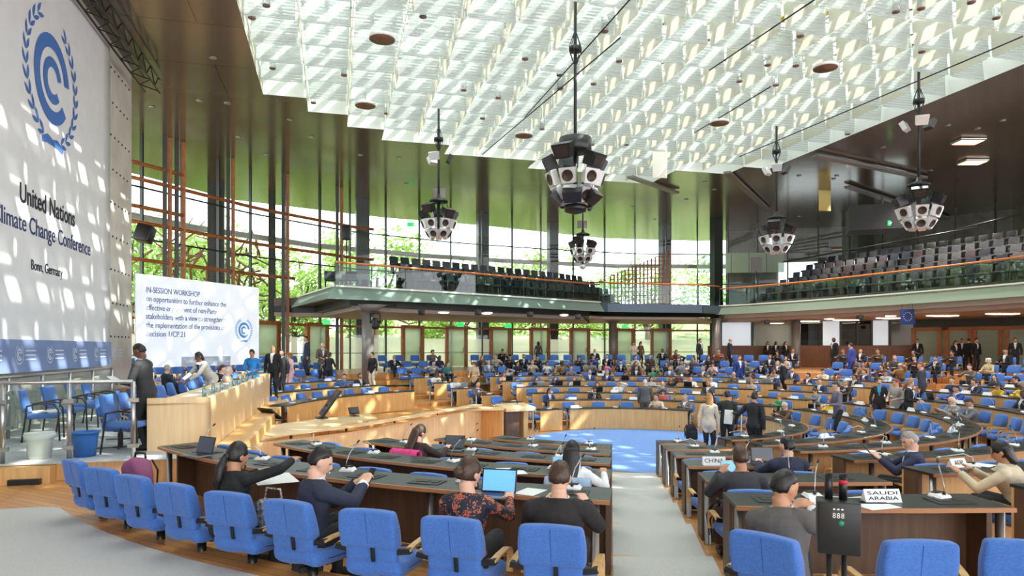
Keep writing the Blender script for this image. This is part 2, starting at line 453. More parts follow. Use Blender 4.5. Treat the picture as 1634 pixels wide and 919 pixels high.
mb = MB(); emblem_mesh(mb, wallM(17.78, 8.95), 1.0); mb.build('emblem', EMBLEM, bn)
mb = MB()
for k in range(8):
    u = 12.9 + 1.55 * k
    emblem_mesh(mb, wallM(u, 2.72, -6.185), .13)
    for r_ in range(3): mb.box((0, 0, 0), (.5, .03, .004), 0, 0, wallM(u + .55, 2.8 - .09 * r_, -6.185))
mb.build('small_emblems', PALEB, strip)
# truss over the banner
tr = thing('lighting_truss', 'dark lattice truss running along the top of the banner wall', 'truss')
mb = MB()
for dv, dz in ((0, 0), (.45, 0), (0, .45), (.45, .45)): mb.tube([W(2, -6.1 + dv, 11.35 + dz), W(25.2, -6.1 + dv, 11.35 + dz)], .03, 6)
mb.build('chords', DARK, tr); mb = MB()
for k in range(46):
    u = 2 + k * .5
    a, b = (0, .45) if k % 2 else (.45, 0)
    mb.tube([W(u, -5.65, 11.35 + a), W(u + .5, -5.65, 11.35 + b)], .018, 5); mb.tube([W(u, -6.1 + a, 11.35), W(u + .5, -6.1 + b, 11.35)], .018, 5)
mb.build('bracing', DARK, tr)
# ---------------------------------------------------------------- ceiling with a stepped opening
ZC = 12.0; CELL = 1.5
def vmin(u):
    for u1, v in ((26.8, -2.5), (28.3, -1.0), (29.8, .5), (31.3, 2.0), (32.8, 5.0), (34.4, 9.5), (35.9, 14.0)):
        if u <= u1: return v
    return 99
def vmax(u): return 21.5 if u < 31.2 else (20.0 if u < 32.8 else 17.0)
cells = set()
iu = 0
for i in range(0, 23):
    for j in range(-3, 16):
        u, v = 2.3 + CELL * (i + .5), -2.5 + CELL * (j + .5)
        if u < 36 and vmin(u) < v < vmax(u): cells.add((i, j))
def cellp(i, j): return 2.3 + CELL * i, -2.5 + CELL * j
# boundary loop of the cell set
edges = {}
for (i, j) in cells:
    for a, b, nb in (((i, j), (i + 1, j), (i, j - 1)), ((i + 1, j), (i + 1, j + 1), (i + 1, j)), ((i + 1, j + 1), (i, j + 1), (i, j + 1)), ((i, j + 1), (i, j), (i - 1, j))):
        if nb not in cells: edges[a] = b
st = min(edges); loop = [st]; nx = edges[st]
while nx != st: loop.append(nx); nx = edges[nx]
hole = [W(*cellp(*p), ZC) for p in loop]
OUT = [(-26, -14), (-24, 22), (-22, 31), (-17.2, 42.6), (-9, 48.4), (-2.2, 51.5), (7.5, 57.5), (16, 59), (28, 57), (40, 46), (45, 22), (42, -14)]
outer = [Vector((x, y, ZC)) for x, y in OUT]
tri = geometry.tessellate_polygon([outer, hole]); allp = outer + hole
mb = MB(); mb.add(allp, [t for t in tri])
for i in range(len(OUT)):
    a, b = outer[i], outer[(i + 1) % len(OUT)]
    mb.add([a, b, b + Vector((0, 0, .5)), a + Vector((0, 0, .5))], [(0, 1, 2, 3)])
mb.add([p + Vector((0, 0, 2.6)) for p in allp], [t[::-1] for t in tri])
struct('ceiling', mb, CEILM)
mb = MB(); n = len(hole)
for i in range(n):
    a, b = hole[i], hole[(i + 1) % n]
    mb.add([a, b, b + Vector((0, 0, 2.4)), a + Vector((0, 0, 2.4))], [(0, 1, 2, 3)])
struct('trim_2', mb, ROOFM)
# glass roof over the opening, on a grid of bars
mb = MB()
for (i, j) in cells:
    p = [W(*cellp(*q), ZC + 2.35) for q in ((i, j), (i + 1, j), (i + 1, j + 1), (i, j + 1))]; mb.add(p, [(0, 1, 2, 3)])
roof = struct('window_1', mb, GLASS)
mb = MB()
for i in range(0, 24):
    js = [j for (a, j) in cells if a == i]
    if js: mb.beam(W(*cellp(i, min(js)), ZC + 2.2), W(*cellp(i, max(js) + 1), ZC + 2.2), .09, .3)
for j in range(-3, 17):
    is_ = [i for (i, b) in cells if b == j]
    if is_: mb.beam(W(*cellp(min(is_), j), ZC + 2.2), W(*cellp(max(is_) + 1, j), ZC + 2.2), .09, .3)
for (i, j) in cells:
    u, v = cellp(i, j)
    mb.beam(W(u + .75, v, ZC + 2.2), W(u + .75, v + CELL, ZC + 2.2), .12, .22); mb.beam(W(u, v + .75, ZC + 2.2), W(u + CELL, v + .75, ZC + 2.2), .12, .22)  # in-between bars added only to split the sun patches smaller
mb.build('glazing_and_sunbreak_bars', ROOFM, roof)
# hanging glass baffles: every panel is a thing; the farther ones one object
pan = []
for (i, j) in cells:
    u, v = cellp(i, j)
    pan.append((u, v + .75, 'a')); pan.append((u + .75, v, 'b'))
cam_uv = (0, 0)
def pan_key(p):
    q = W(p[0], p[1], ZC + .4)
    if q.y < 6: return 1e9
    x, y = proj(q)
    return 1e9 if not (-60 < x < 1700 and -60 < y < 320) else q.length
pan.sort(key=pan_key)
ma = MB(); ma.box((0, 0, 0), (1.36, .022, .88)); mA = ma.mesh('baffle', BAFA)
ma = MB(); ma.box((0, 0, 0), (1.36, .022, .88)); mB = ma.mesh('baffle', BAFB)
rest = MB(); vis = [p for p in pan if pan_key(p) < 1e8]; nb = 0
for p in pan:
    k = pan_key(p); rr = random.Random(int(p[0] * 977 + p[1] * 131))
    tilt = rr.uniform(-.16, .16); zz = ZC + .46 + rr.uniform(-.05, .05)
    rz = HALL if p[2] == 'a' else HALL + pi / 2
    if nb < 290 and k < 1e8:
        o = put('skylight_baffle', mA if p[2] == 'a' else mB)
        o.location = W(p[0], p[1], zz); o.rotation_euler = (tilt, 0, rz)
        if p[2] == 'a': tag(o, 'ribbed translucent glass panel hanging in the skylight, set across the hall', 'ceiling panel', 'ribbed skylight panels')
        else: tag(o, 'plain cream glass panel hanging in the skylight, set along the hall', 'ceiling panel', 'cream skylight panels')
        nb += 1
    else:
        M = Matrix.Translation(W(p[0], p[1], zz)) @ Matrix.Rotation(rz, 4, 'Z') @ Matrix.Rotation(tilt, 4, 'X')
        rest.box((0, 0, 0), (1.36, .022, .88), 0 if p[2] == 'a' else 1, 0, M)
tag(rest.build('far_skylight_baffles', [BAFA, BAFB]), 'mass of smaller translucent glass panels hanging in the far part of the skylight', 'ceiling panels', kind='stuff')
# yellow panel high in the skylight
mb = MB(); p = atz(1283, 26, ZC + 1.2); mb.box((0, 0, 0), (1.3, 1.0, .03), 0, HALL)
o = mb.build('yellow_ceiling_panel', YELLOWB, None, p); tag(o, 'bright yellow panel seen among the white skylight panels', 'ceiling panel')
# dark suspension cables under the skylight
for k, (x1, y1, x2, y2, nm) in enumerate(((1008, -4, 838, 186, 'longest, left of the big speaker cluster'), (990, 60, 770, 246, 'behind the big speaker cluster'), (1305, -4, 1132, 112, 'right of the big speaker cluster'),
        (1230, 138, 1108, 212, 'ending over the middle'), (1632, 58, 1180, 250, 'nearest the right skylight edge'))):
    mb = MB(); mb.tube([atz(x1, y1, ZC - .02), atz(x2, y2, ZC - .02)], .022, 6)
    tag(mb.build('suspension_cable', DARK), 'dark straight cable under the skylight, ' + nm, 'cable', 'cables under the skylight')
# ---------------------------------------------------------------- glass facade
FAC = [(-20.5, 20), (-15.9, 29.6), (-13.4, 35.3), (-9.6, 40.8), (-4, 45), (2, 48), (9, 50.5), (16, 51), (24, 49), (30.5, 43.5), (35, 35), (37, 24)]
def on_line(line, px):
    r = (px - CX) / F
    for (x0, y0), (x1, y1) in zip(line, line[1:]):
        f0, f1 = x0 - r * y0, x1 - r * y1
        if f0 * f1 <= 0 and f0 != f1:
            t = f0 / (f0 - f1); return Vector((x0 + (x1 - x0) * t, y0 + (y1 - y0) * t, 0)), Vector((x1 - x0, y1 - y0, 0)).normalized()
    return None
def seg_len(line): return [hypot(b[0] - a[0], b[1] - a[1]) for a, b in zip(line, line[1:])]
ZF = 1.62
for k, (a, b) in enumerate(zip(FAC, FAC[1:])):
    A, B = Vector((*a, 0)), Vector((*b, 0)); d = (B - A); L = d.length; d.normalize(); n = Vector((-d.y, d.x, 0))
    mb = MB(); z0, z1 = 4.16, ZC
    mb.add([A + Vector((0, 0, z0)), B + Vector((0, 0, z0)), B + Vector((0, 0, z1)), A + Vector((0, 0, z1))], [(0, 1, 2, 3)])
    w = struct('window_%d' % (k + 2), mb, GLASS)
    m = max(1, round(L / 2.3))
    for i in range(m):
        p = A + d * (L * i / m); mb = MB()
        mb.box((p.x, p.y, (ZF + ZC) / 2), (.07, .18, ZC - ZF), 0, atan2(d.y, d.x)); mb.build('mullion', MULL, w)
    mb = MB()
    for z in (7.55, 9.75): mb.beam(A + Vector((0, 0, z)), B + Vector((0, 0, z)), .06, .07)
    mb.build('transom', MULL, w)
    mb = MB(); mb.beam(A + Vector((0, 0, 4.13)) - n * .0, B + Vector((0, 0, 4.13)), .14, .12); mb.build('head_rail', TIMBER, w)
    if k < 8:
        # frosted panes to head height with a dark push rail
        mb = MB(); c = (A + B) / 2
        mb.add([A + Vector((0, 0, ZF)), B + Vector((0, 0, ZF)), B + Vector((0, 0, 3.45)), A + Vector((0, 0, 3.45))], [(0, 1, 2, 3)]); mb.build('frosted_pane', FROST, w)
        mb = MB(); mb.add([A + Vector((0, 0, 3.45)), B + Vector((0, 0, 3.45)), B + Vector((0, 0, 4.1)), A + Vector((0, 0, 4.1))], [(0, 1, 2, 3)]); mb.build('upper_pane', GLASS, w)
        mb = MB(); mb.beam(A + Vector((0, 0, 2.55)) + Vector((d.y, -d.x, 0)) * .08, B + Vector((0, 0, 2.55)) + Vector((d.y, -d.x, 0)) * .08, .04, .04); mb.build('push_rail', DARK, w)
# doors in the facade
def door(n, p, d, w=1.35, h=2.5, z=ZF, parent=None):
    rz = atan2(d.y, d.x); q = Vector((d.y, -d.x, 0)) * .12
    mb = MB()
    for s in (-1, 1): mb.box((s * (w / 2), 0, h / 2), (.2, .22, h))
    mb.box((0, 0, h + .05), (w + .2, .22, .2))
    o = mb.build('door_%d' % n, TIMBER, None, (p + q + Vector((0, 0, z)))[:], rz); o['kind'] = 'structure'
    mb = MB(); mb.box((0, 0, h / 2), (w - .2, .03, h - .1)); mb.build('door_pane', FROST, o)
    mb = MB(); mb.tube([(w / 2 - .22, -.1, .95), (w / 2 - .22, -.1, 1.25)], .025, 8); mb.build('door_handle', STEEL, o)
nd = 0
for px in (424, 504, 657, 727, 797, 860, 924, 995, 1054):
    r = on_line(FAC, px)
    nd += 1; door(nd, r[0], r[1])
# ---------------------------------------------------------------- columns
def column(x, y, z0, z1, r, m, label, square=None):
    mb = MB()
    if square: mb.box((0, 0, (z1 - z0) / 2), (square, square * .8, z1 - z0), 0, .35)
    else: mb.lathe([(r, 0), (r, z1 - z0)], 20, 0)
    o = mb.build('column', m, None, (x, y, z0)); tag(o, label, 'column', kind='structure'); return o
for px, d, w, lab in ((345, 38.2, .85, 'dark square column behind the timber posts'), (578, 42.4, .8, 'dark column behind the left gallery end'), (770, 47.2, .75, 'dark column in the middle of the glass wall'),
                 (882, 50.5, .7, 'dark column right of the middle of the glass wall'), (1061, 51.5, .75, 'dark column beside the timber lattice screen'), (1143, 49.0, .7, 'dark column at the start of the right gallery'), (1382, 46.5, .8, 'dark column behind the right gallery seats'), (434, 40.5, .4, 'thin dark column behind the glass wall')):
    p = atd(px, 555, d); column(p.x, p.y, ZF, ZC, 0, MULL, lab, w)
for px, d, lab in ((587, 31.2, 'round grey column under the left end of the gallery'), (978, 44.5, 'round grey column under the gallery corner'), (1270, 42, 'round grey column in front of the booths'), (1143, 43.8, 'round dark column under the right gallery start')):
    p = atd(px, 555, d); column(p.x, p.y, 1.0, 4.75, .27, COLM, lab)
    if px in (587, 978):
        mb = MB(); mb.loft([[(.27 * cos(2 * pi * k / 12), .27 * sin(2 * pi * k / 12), 0) for k in range(12)], [(.9 * cos(2 * pi * k / 12), .7 * sin(2 * pi * k / 12), .35) for k in range(12)]], 0)
        tag(mb.build('column_head', COLM, None, (p.x, p.y, 4.45)), kind='structure')
# ---------------------------------------------------------------- timber rails and posts at the left glass wall
def off_line(line, o):
    r = []
    for i, p in enumerate(line):
        a = Vector((*line[max(0, i - 1)], 0)); b = Vector((*line[min(len(line) - 1, i + 1)], 0)); d = (b - a).normalized()
        q = Vector((p[0], p[1], 0)) + Vector((d.y, -d.x, 0)) * o; r.append((q.x, q.y))
    return r
INL = off_line(FAC, .7)
def rail_pts(line, px0, px1, z, n=14):
    return [on_line(line, px0 + (px1 - px0) * i / n)[0] + Vector((0, 0, z)) for i in range(n + 1)]
for z, x1, lab in ((10.55, 292, 'topmost timber rail, short, at the left glass wall'), (9.9, 596, 'upper curved timber rail along the left glass wall'), (8.75, 292, 'short timber rail behind the loudspeaker'), (8.1, 596, 'middle curved timber rail along the left glass wall'), (6.55, 470, 'lower timber rail behind the projection screen top')):
    pts = rail_pts(INL, 205, x1, z); mb = MB(); mb.tube(pts, .085, 8); tag(mb.build('timber_rail', TIMBER), lab, 'rail', 'timber rails at the glass wall')
for i, px in enumerate((263, 271, 282, 293, 364, 372, 452, 459, 538, 545)):
    p = on_line(INL, px)[0]; mb = MB(); mb.box((0, 0, 4.6 + .6), (.17, .17, 10.4), 0, .4)
    tag(mb.build('timber_post', TIMBER if i % 2 else MULL, None, (p.x, p.y, 1.6)), '%s tall slim post from the left in front of the left glass wall' % nth(i), 'post', 'slim posts at the glass wall')
# branches sculpture outside the glass
mb = MB(); rr = random.Random(3); p0 = atd(330, 430, 41.5)
for k in range(80):
    a = p0 + Vector((rr.uniform(-3.2, 3.2), rr.uniform(-.6, 1.5), rr.uniform(-2.5, 2.2))); b = a + Vector((rr.uniform(-1.8, 1.8), rr.uniform(-.8, .8), rr.uniform(-1.6, 1.9)))
    mb.tube([a, (a + b) / 2 + Vector((rr.uniform(-.2, .2), 0, rr.uniform(-.2, .2))), b], [.07, .055, .03], 5)
for k in range(5): mb.tube([p0 + Vector((k - 2, 0, 0)), p0 + Vector((.6 * k - 1.2, .5, -5.2))], .08, 5)
tag(mb.build('branch_sculpture', mat('dry_branches', (120, 84, 56), .8)), 'tangle of brown branches outside the left glass wall', 'sculpture')
# ---------------------------------------------------------------- galleries
GZ = 5.5
GL = [(-11.2, 36.2), (-7.6, 29.6), (-4.9, 31.7), (-1.8, 34.2), (1.8, 37.4), (5.1, 40.2)]
GM = [(5.1, 40.2), (5.6, 41.2), (11.6, 42.3), (13.2, 43.8)]
GR = [(13.2, 43.8), (14.6, 42.2), (16.8, 38.6), (18.7, 34.3), (20.2, 30.6), (21.4, 27), (22.6, 22), (23.2, 17)]
FACI = [p for p in FAC]
def slab(name, front, back, z0, z1, m):
    poly = [Vector((*p, 0)) for p in front] + [Vector((*p, 0)) for p in back[::-1]]
    t = geometry.tessellate_polygon([poly]); mb = MB(); n = len(poly)
    mb.add([(p.x, p.y, z0) for p in poly] + [(p.x, p.y, z1) for p in poly], [tuple(a) for a in t] + [tuple(k + n for k in a[::-1]) for a in t] + [(i, (i + 1) % n, n + (i + 1) % n, n + i) for i in range(n)])
    return struct(name, mb, m)
BL = [(-12.6, 36.5), (-9.4, 40.6), (-3.9, 44.8), (2, 47.8), (5.5, 49.1)]
BM = [(5.5, 49.1), (9, 50.2), (12.5, 50.5), (15, 50.5)]
BR = [(15, 50.5), (23.8, 48.6), (30, 43.2), (34.4, 35), (36.2, 24), (36.5, 16)]
def inset(line, o): return off_line(line, -o)
slab('gallery_floor', inset(GL, .25), BL, GZ - .42, GZ, CONCR); slab('gallery_floor', GM, BM, GZ - .42, GZ, CONCR); slab('gallery_floor', inset(GR, .25), BR, GZ - .42, GZ, CONCR)
slab('gallery_soffit', inset(GL, 1.3), BL, 4.55, 4.75, SOFFIT); slab('gallery_soffit', inset(GM, .6), BM, 4.6, 4.75, SOFFIT); slab('gallery_soffit', inset(GR, .9), BR, 4.55, 4.75, SOFFIT)
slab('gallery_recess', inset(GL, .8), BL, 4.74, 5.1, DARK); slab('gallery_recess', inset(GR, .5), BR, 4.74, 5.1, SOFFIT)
def fascia(name, line, z0, z1, m, lab, t=.05, lean=.0):
    mb = MB(); o2 = off_line(line, lean)
    for i in range(len(line) - 1):
        a, b = line[i], line[i + 1]; c, d = o2[i], o2[i + 1]
        mb.add([(*c, z0), (*d, z0), (*b, z1), (*a, z1)], [(0, 1, 2, 3)])
    return struct(name, mb, m)
fascia('trim_3', GL, 4.95, GZ - .02, GREENG, '', .05, .42); fascia('trim_4', GR, 4.95, GZ - .02, GREENG, '', .05, .42)
mb = MB()
for a, b in zip(GM, GM[1:]): mb.beam(Vector((*a, 5.25)), Vector((*b, 5.25)), .3, .5)
struct('trim_5', mb, FASCIA)
mb = MB()
for ln in (GL, GR):
    for a, b in zip(ln, ln[1:]): mb.beam(Vector((*a, GZ + .02)), Vector((*b, GZ + .02)), .22, .07)
struct('trim_6', mb, ROOFM)
def balustrade(name, line, z, h, label, step=1.9, railm=None, skip0=False):
    o = thing(name, label, 'balustrade', (line[0][0], line[0][1], z))
    org = Vector((line[0][0], line[0][1], z)); mb = MB(); pts = [Vector((*p, z)) - org for p in line]
    mb.tube([p + Vector((0, 0, h)) for p in pts], .05, 8); mb.build('handrail', railm or mat('orange_beech_rail', (206, 130, 70), .35), o)
    for a, b in zip(pts, pts[1:]):
        L = (b - a).length; n = max(1, round(L / step))
        for i in range(n):
            p, q = a + (b - a) * i / n, a + (b - a) * (i + 1) / n
            mb = MB(); mb.add([p + Vector((0, 0, .06)), q + Vector((0, 0, .06)), q + Vector((0, 0, h - .08)), p + Vector((0, 0, h - .08))], [(0, 1, 2, 3)]); mb.build('glass_panel', RAILG, o)
            mb = MB(); mb.box((p.x, p.y, h / 2), (.03, .02, h)); mb.build('baluster', MULL, o)
    return o
RAILW = mat('orange_beech_rail', (206, 130, 70), .35)
balustrade('gallery_balustrade', GL[1:], GZ, 1.05, 'glass balustrade with orange wood handrail along the left gallery', railm=RAILW)
balustrade('gallery_balustrade', [(5.1, 40.2), (5.9, 41.4), (11.5, 42.5), (13.2, 43.8)], GZ, 1.25, 'glass balustrade on the slate blue corner platform of the gallery', railm=RAILW)
balustrade('gallery_balustrade', GR, GZ, 1.1, 'long glass balustrade with orange handrail along the right gallery', railm=RAILW)
# risers under the gallery seats
def risers(line, n, pitch, rise, first, name):
    mb = MB()
    for r in range(n):
        a_, b_ = off_line(line, -(first - .45 + pitch * r)), off_line(line, -(first - .45 + pitch * (r + 1)))
        z0, z1 = GZ, GZ + rise * (r + 1) * 1.0 - rise * .55
        for i in range(len(line) - 1):
            mb.add([(*a_[i], z0), (*a_[i + 1], z0), (*a_[i + 1], z1), (*a_[i], z1), (*b_[i], z1), (*b_[i + 1], z1)], [(0, 1, 2, 3), (3, 2, 5, 4)])
    struct(name, mb, CONCR)
GLs = [(-3.9, 32.5), (-1.8, 34.2), (1.8, 37.4), (5.1, 40.2), (7.5, 43)]
GRs = [(14.6, 42.6), (16.8, 38.6), (18.7, 34.3), (20.2, 30.6), (21.4, 27), (22.6, 22)]
risers(GLs, 3, 1.15, .5, 1.3, 'gallery_risers'); risers(GRs, 5, 1.25, .55, 1.2, 'gallery_risers')
def gseat_mesh(m):
    mb = MB(); mb.rbox((0, .0, .44), (.5, .46, .1), .04)
    mb.rbox((0, -.24, .68), (.5, .07, .46), .03, 0, Matrix.Translation((0, 0, 0)) @ Matrix.Rotation(.12, 4, 'X'))
    for s in (-1, 1): mb.box((s * .22, -.05, .2), (.04, .3, .4))
    return mb.mesh('gallery_chair', m)
gsm = [gseat_mesh(m) for m in (SEATG, SEATL, SEATM, mat('gallery_navy_fabric', (52, 56, 66), .9))]
def gseats(line, nrow, pitch, rise, first, side, sp):
    for r in range(nrow):
        ln = off_line(line, -(first + pitch * r)); k = 0; z = GZ + rise * (r + 1) - rise * .55
        acc = .3
        for (a, b) in zip(ln, ln[1:]):
            a, b = Vector((*a, z)), Vector((*b, z)); L = (b - a).length; d = (b - a).normalized()
            while acc < L:
                p = a + d * acc; px, py = proj(p); acc += sp
                if not (-20 < px < 1660) or p.y < 5: continue
                rr = random.Random(int(p.x * 331 + p.y * 777)); w = rr.random()
                o = put('gallery_chair', gsm[0 if w < .42 else 1 if w < .66 else 3 if (w < .86 or side == 'left') else 2])
                o.location = p; o.rotation_euler = (0, 0, atan2(d.y, d.x) + pi)
                tag(o, 'dark gallery seat, %s from the left in the %s row of the %s gallery' % (nth(k), ORD[r], side), 'chair', 'chairs of the %s gallery' % side); k += 1
            acc -= L
gseats(GLs, 3, 1.15, .5, 1.3, 'left', .66); gseats(GRs, 5, 1.25, .55, 1.2, 'right', .72)
for k, px in enumerate((549, 566, 585)):
    o = put('gallery_chair', gsm[3 if k != 1 else 1]); p = atz(px, 457, GZ); p = Vector((p.x, p.y, GZ)) + Vector((-1.0, 1.6, 0)); o.location = p; o.rotation_euler = (0, 0, radians(200))
    tag(o, 'gallery seat at the left end of the gallery, %s of three from the left' % ORD[k], 'chair', 'chairs at the gallery end')
# timber lattice screen at the gallery corner
ls = thing('lattice_screen', 'stepped timber lattice screen at the far end of the left gallery', 'screen', tuple(atd(1060, 555, 46))[:2] + (GZ,))
A = Vector((6.6, 46.2, 0)) - ls.location; B = Vector((10.3, 44.8, 0)) - ls.location
mb = MB(); mh = MB()
for i in range(17):
    p = A + (B - A) * i / 16; h = 2.2 + 1.5 * i / 16
    mb.box((p.x, p.y, h / 2), (.07, .07, h), 0, .3)
for k in range(13):
    z = .25 + .28 * k; t0 = max(0, (z - 2.2) / 1.5)
    a = A + (B - A) * t0; mh.beam(Vector((a.x, a.y, z)), Vector((B.x, B.y, z)), .05, .05)
mb.build('upright', TIMBER, ls); mh.build('slat', TIMBER, ls)
# ---------------------------------------------------------------- right side walls
DK = off_line(FAC[7:], -3.2)
mb = MB()
for a, b in zip(DK, DK[1:]): mb.add([(*a, 0), (*b, 0), (*b, 14), (*a, 14)], [(0, 1, 2, 3)])
struct('wall_right', mb, SLATE)
mb = MB(); ln = off_line(FAC[6:9], .5)
P0, P1 = on_line(ln, 1112)[0], on_line(ln, 1252)[0]
for i in range(5):
    a, b = P0 + (P1 - P0) * i / 5, P0 + (P1 - P0) * (i + .97) / 5
    mb.add([a + Vector((0, 0, 8.3)), b + Vector((0, 0, 8.3)), b + Vector((0, 0, 9.75)), a + Vector((0, 0, 9.75))], [(0, 1, 2, 3)])
struct('window_14', mb, FROST)
# wall lights
# lit openings in the right wall
mb = MB()
for px, w in ((1262, .9), (1300, .8), (1345, 1.0), (1415, 1.2)):
    p, d = on_line(off_line(FAC[7:], -3.0), px)
    for z0, z1 in ((7.6, 9.4),): mb.add([p - d * w + Vector((0, 0, z0)), p + d * w + Vector((0, 0, z0)), p + d * w + Vector((0, 0, z1)), p - d * w + Vector((0, 0, z1))], [(0, 1, 2, 3)])
struct('window_15', mb, mat('lit_window', (220, 228, 230), .5, emit=(220, 228, 235), es=.9))
# dark projection box and its bracket beams
pb = thing('equipment_box', 'large dark box hanging over the right gallery seats', 'box', tuple(atd(1408, 350, 38)))
mb = MB(); mb.box((0, 0, 0), (3.5, 2.0, 1.35), 0, -.35); mb.build('housing', DARK, pb)
mb = MB(); mb.box((0, 0, .9), (.1, .1, .8)); mb.build('hanger', MULL, pb)
for k, (x0, y0, x1, y1, lab) in enumerate(((1300, 248, 1475, 284, 'long pale strut under the ceiling right of the far right speaker cluster'), (1160, 275, 1225, 335, 'pale strut under the ceiling left of the right gallery'), (1005, 282, 1080, 308, 'pale strut under the ceiling behind the hanging sheet'), (1352, 298, 1512, 348, 'pale strut crossing behind the large dark box'))):
    mb = MB(); mb.beam(atz(x0, y0, ZC - .15), atz(x1, y1, ZC - .15), .35, .12)
    tag(mb.build('ceiling_strut', COLM), lab, 'strut', 'struts under the ceiling')
# sloped rails on the right wall
for k, (x0, y0, x1, y1) in enumerate(((1250, 418, 1560, 362), (1470, 380, 1634, 340))):
    mb = MB(); mb.tube([atd(x0, y0, 46 - k * 3), atd(x1, y1, 37 - k * 2)], .05, 6); tag(mb.build('sloping_rail', MULL), 'dark sloping rail behind the right gallery, %s one' % ('lower left', 'upper right')[k], 'rail')
# ceiling downlights and the two lit panels at right
for k, (px, py) in enumerate(((340, 91), (318, 160), (363, 164), (380, 218), (243, 170), (497, 218), (462, 190), (424, 246), (575, 247), (637, 252), (648, 293), (1010, 330), (1095, 318), (1140, 302), (1125, 290), (1275, 345), (1330, 285), (1410, 235), (1335, 280), (1512, 200), (1600, 192), (1560, 205), (1485, 272), (1275, 280), (1045, 350))):
    mb = MB(); mb.lathe([(.1, 0), (.12, -.03), (.05, -.035)], 10)
    o = mb.build('downlight', STEEL, None, atz(px, py, ZC)); tag(o, 'small round downlight in the dark metal ceiling', 'downlight', 'ceiling downlights')
for px, py, lab in ((1545, 225, 'glowing warm ceiling light, upper of two at right'), (1552, 258, 'glowing warm ceiling light, lower of two at right')):
    o = thing('ceiling_light', lab, 'light', atz(px, py, ZC - .05)); mb = MB(); mb.rbox((0, 0, 0), (1.15, .8, .12), .05); mb.build('housing', STEEL, o)
    mb = MB(); mb.box((0, 0, -.065), (1.0, .65, .02)); mb.build('diffuser', mat('warm_lamp', (255, 205, 170), .4, emit=(255, 190, 150), es=3.5 if py > 240 else 1.5), o)
# gallery soffit lamps
for px, py, w in ((1236, 515, 1.3), (1289, 512, 1.5), (1323, 508, .5), (1350, 510, 1.6), (1419, 507, 1.5), (1421, 503.5, .5), (1504, 503, 1.7), (1600, 500, 1.7), (1178, 517, .5), (708, 498, .5), (777, 499, .5), (900, 502, .4)):
    o = thing('soffit_lamp', 'lit oval lamp under the %s gallery, %s' % ('right' if px > 1100 else 'left', 'about %s from the left' % nth(sum(1 for q in (1236, 1289, 1323, 1350, 1419, 1421, 1504, 1600, 1178) if q < px) if px > 1100 else (708, 777, 900).index(px))), 'lamp', atz(px, py, 4.54), 0, 'lamps under the galleries')
    mb = MB(); mb.ell((0, 0, 0), (w / 2 + .05, .3, .04), 20, 6); mb.build('rim', ROOFM, o)
    mb = MB(); mb.ell((0, 0, -.025), (w / 2, .25, .04), 20, 6); mb.build('diffuser', LAMP, o)
for px, py, side in ((673, 497, 'left'), (763, 497, 'left'), (846, 500, 'left'), (922, 504, 'left'), (1224, 513, 'right'), (1372, 505, 'right')):
    mb = MB(); mb.rbox((0, 0, -.1), (.3, .25, .22), .03); mb.tube([(0, 0, 0), (0, 0, .08)], .02)
    mb.lathe([(.09, 0), (.09, .02)], 12, 0, (0, 0, -.22))
    tag(mb.build('soffit_speaker', BLACK, None, atz(px, py - 2, 4.5)), 'small black speaker box under the %s gallery' % side, 'speaker', 'speaker boxes under the %s gallery' % side)
# interpreter booths
BO = [(13.2, 46.5), (17.5, 45.2), (24.4, 41.6)]
mb = MB()
for a, b in zip(BO, BO[1:]): mb.beam(Vector((*a, 2.3)), Vector((*b, 2.3)), .2, 1.4)
wb = struct('wall_booths', mb, mat('red_brown_panel', (112, 70, 44), .45, var=.1, vscale=4, stretch=(4, 4, .4)))
BOOTHL = mat('glowing_booth_pane', (206, 216, 226), .15, emit=(200, 214, 226), es=.22)  # glow put into the pane itself, in place of a bright booth behind
BOOTHG = glass('booth_glass', (200, 215, 215), .10, .02, .55, (196, 206, 208))
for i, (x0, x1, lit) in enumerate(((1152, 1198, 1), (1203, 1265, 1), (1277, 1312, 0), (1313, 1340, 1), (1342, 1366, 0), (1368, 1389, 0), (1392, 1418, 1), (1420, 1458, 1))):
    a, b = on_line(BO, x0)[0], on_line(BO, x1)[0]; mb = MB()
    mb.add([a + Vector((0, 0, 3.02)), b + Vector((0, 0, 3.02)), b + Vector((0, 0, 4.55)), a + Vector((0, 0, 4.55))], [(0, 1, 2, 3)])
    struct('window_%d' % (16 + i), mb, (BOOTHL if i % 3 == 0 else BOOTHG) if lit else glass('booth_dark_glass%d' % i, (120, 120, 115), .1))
mb = MB()
for x in (1150, 1200, 1271, 1341, 1367, 1390, 1419, 1459):
    a = on_line(BO, x)[0]; mb.box((a.x, a.y - .05, 3.8), (.12, .12, 1.6))
mb.build('booth_posts', MULL, wb)
DR = [(24.4, 41.6), (27.5, 38.4), (31.5, 32), (34, 26)]
mb = MB()
for a, b in zip(DR, DR[1:]): mb.beam(Vector((*a, 4.35)), Vector((*b, 4.35)), .15, .5)
struct('wall_far_right', mb, MULL)
for i, px in enumerate((1485, 1528, 1578, 1625)):
    r = on_line(DR, px); nd += 1; door(nd, r[0], r[1], 1.75 if i < 3 else 1.6, 2.3)
mb = MB()
for a, b in zip(DR, DR[1:]): mb.add([(*a, ZF), (*b, ZF), (*b, 4.1), (*a, 4.1)], [(0, 1, 2, 3)])
struct('window_30', mb, glass('dim_glass', (150, 150, 140), .1, .05, .35, (150, 152, 146)))
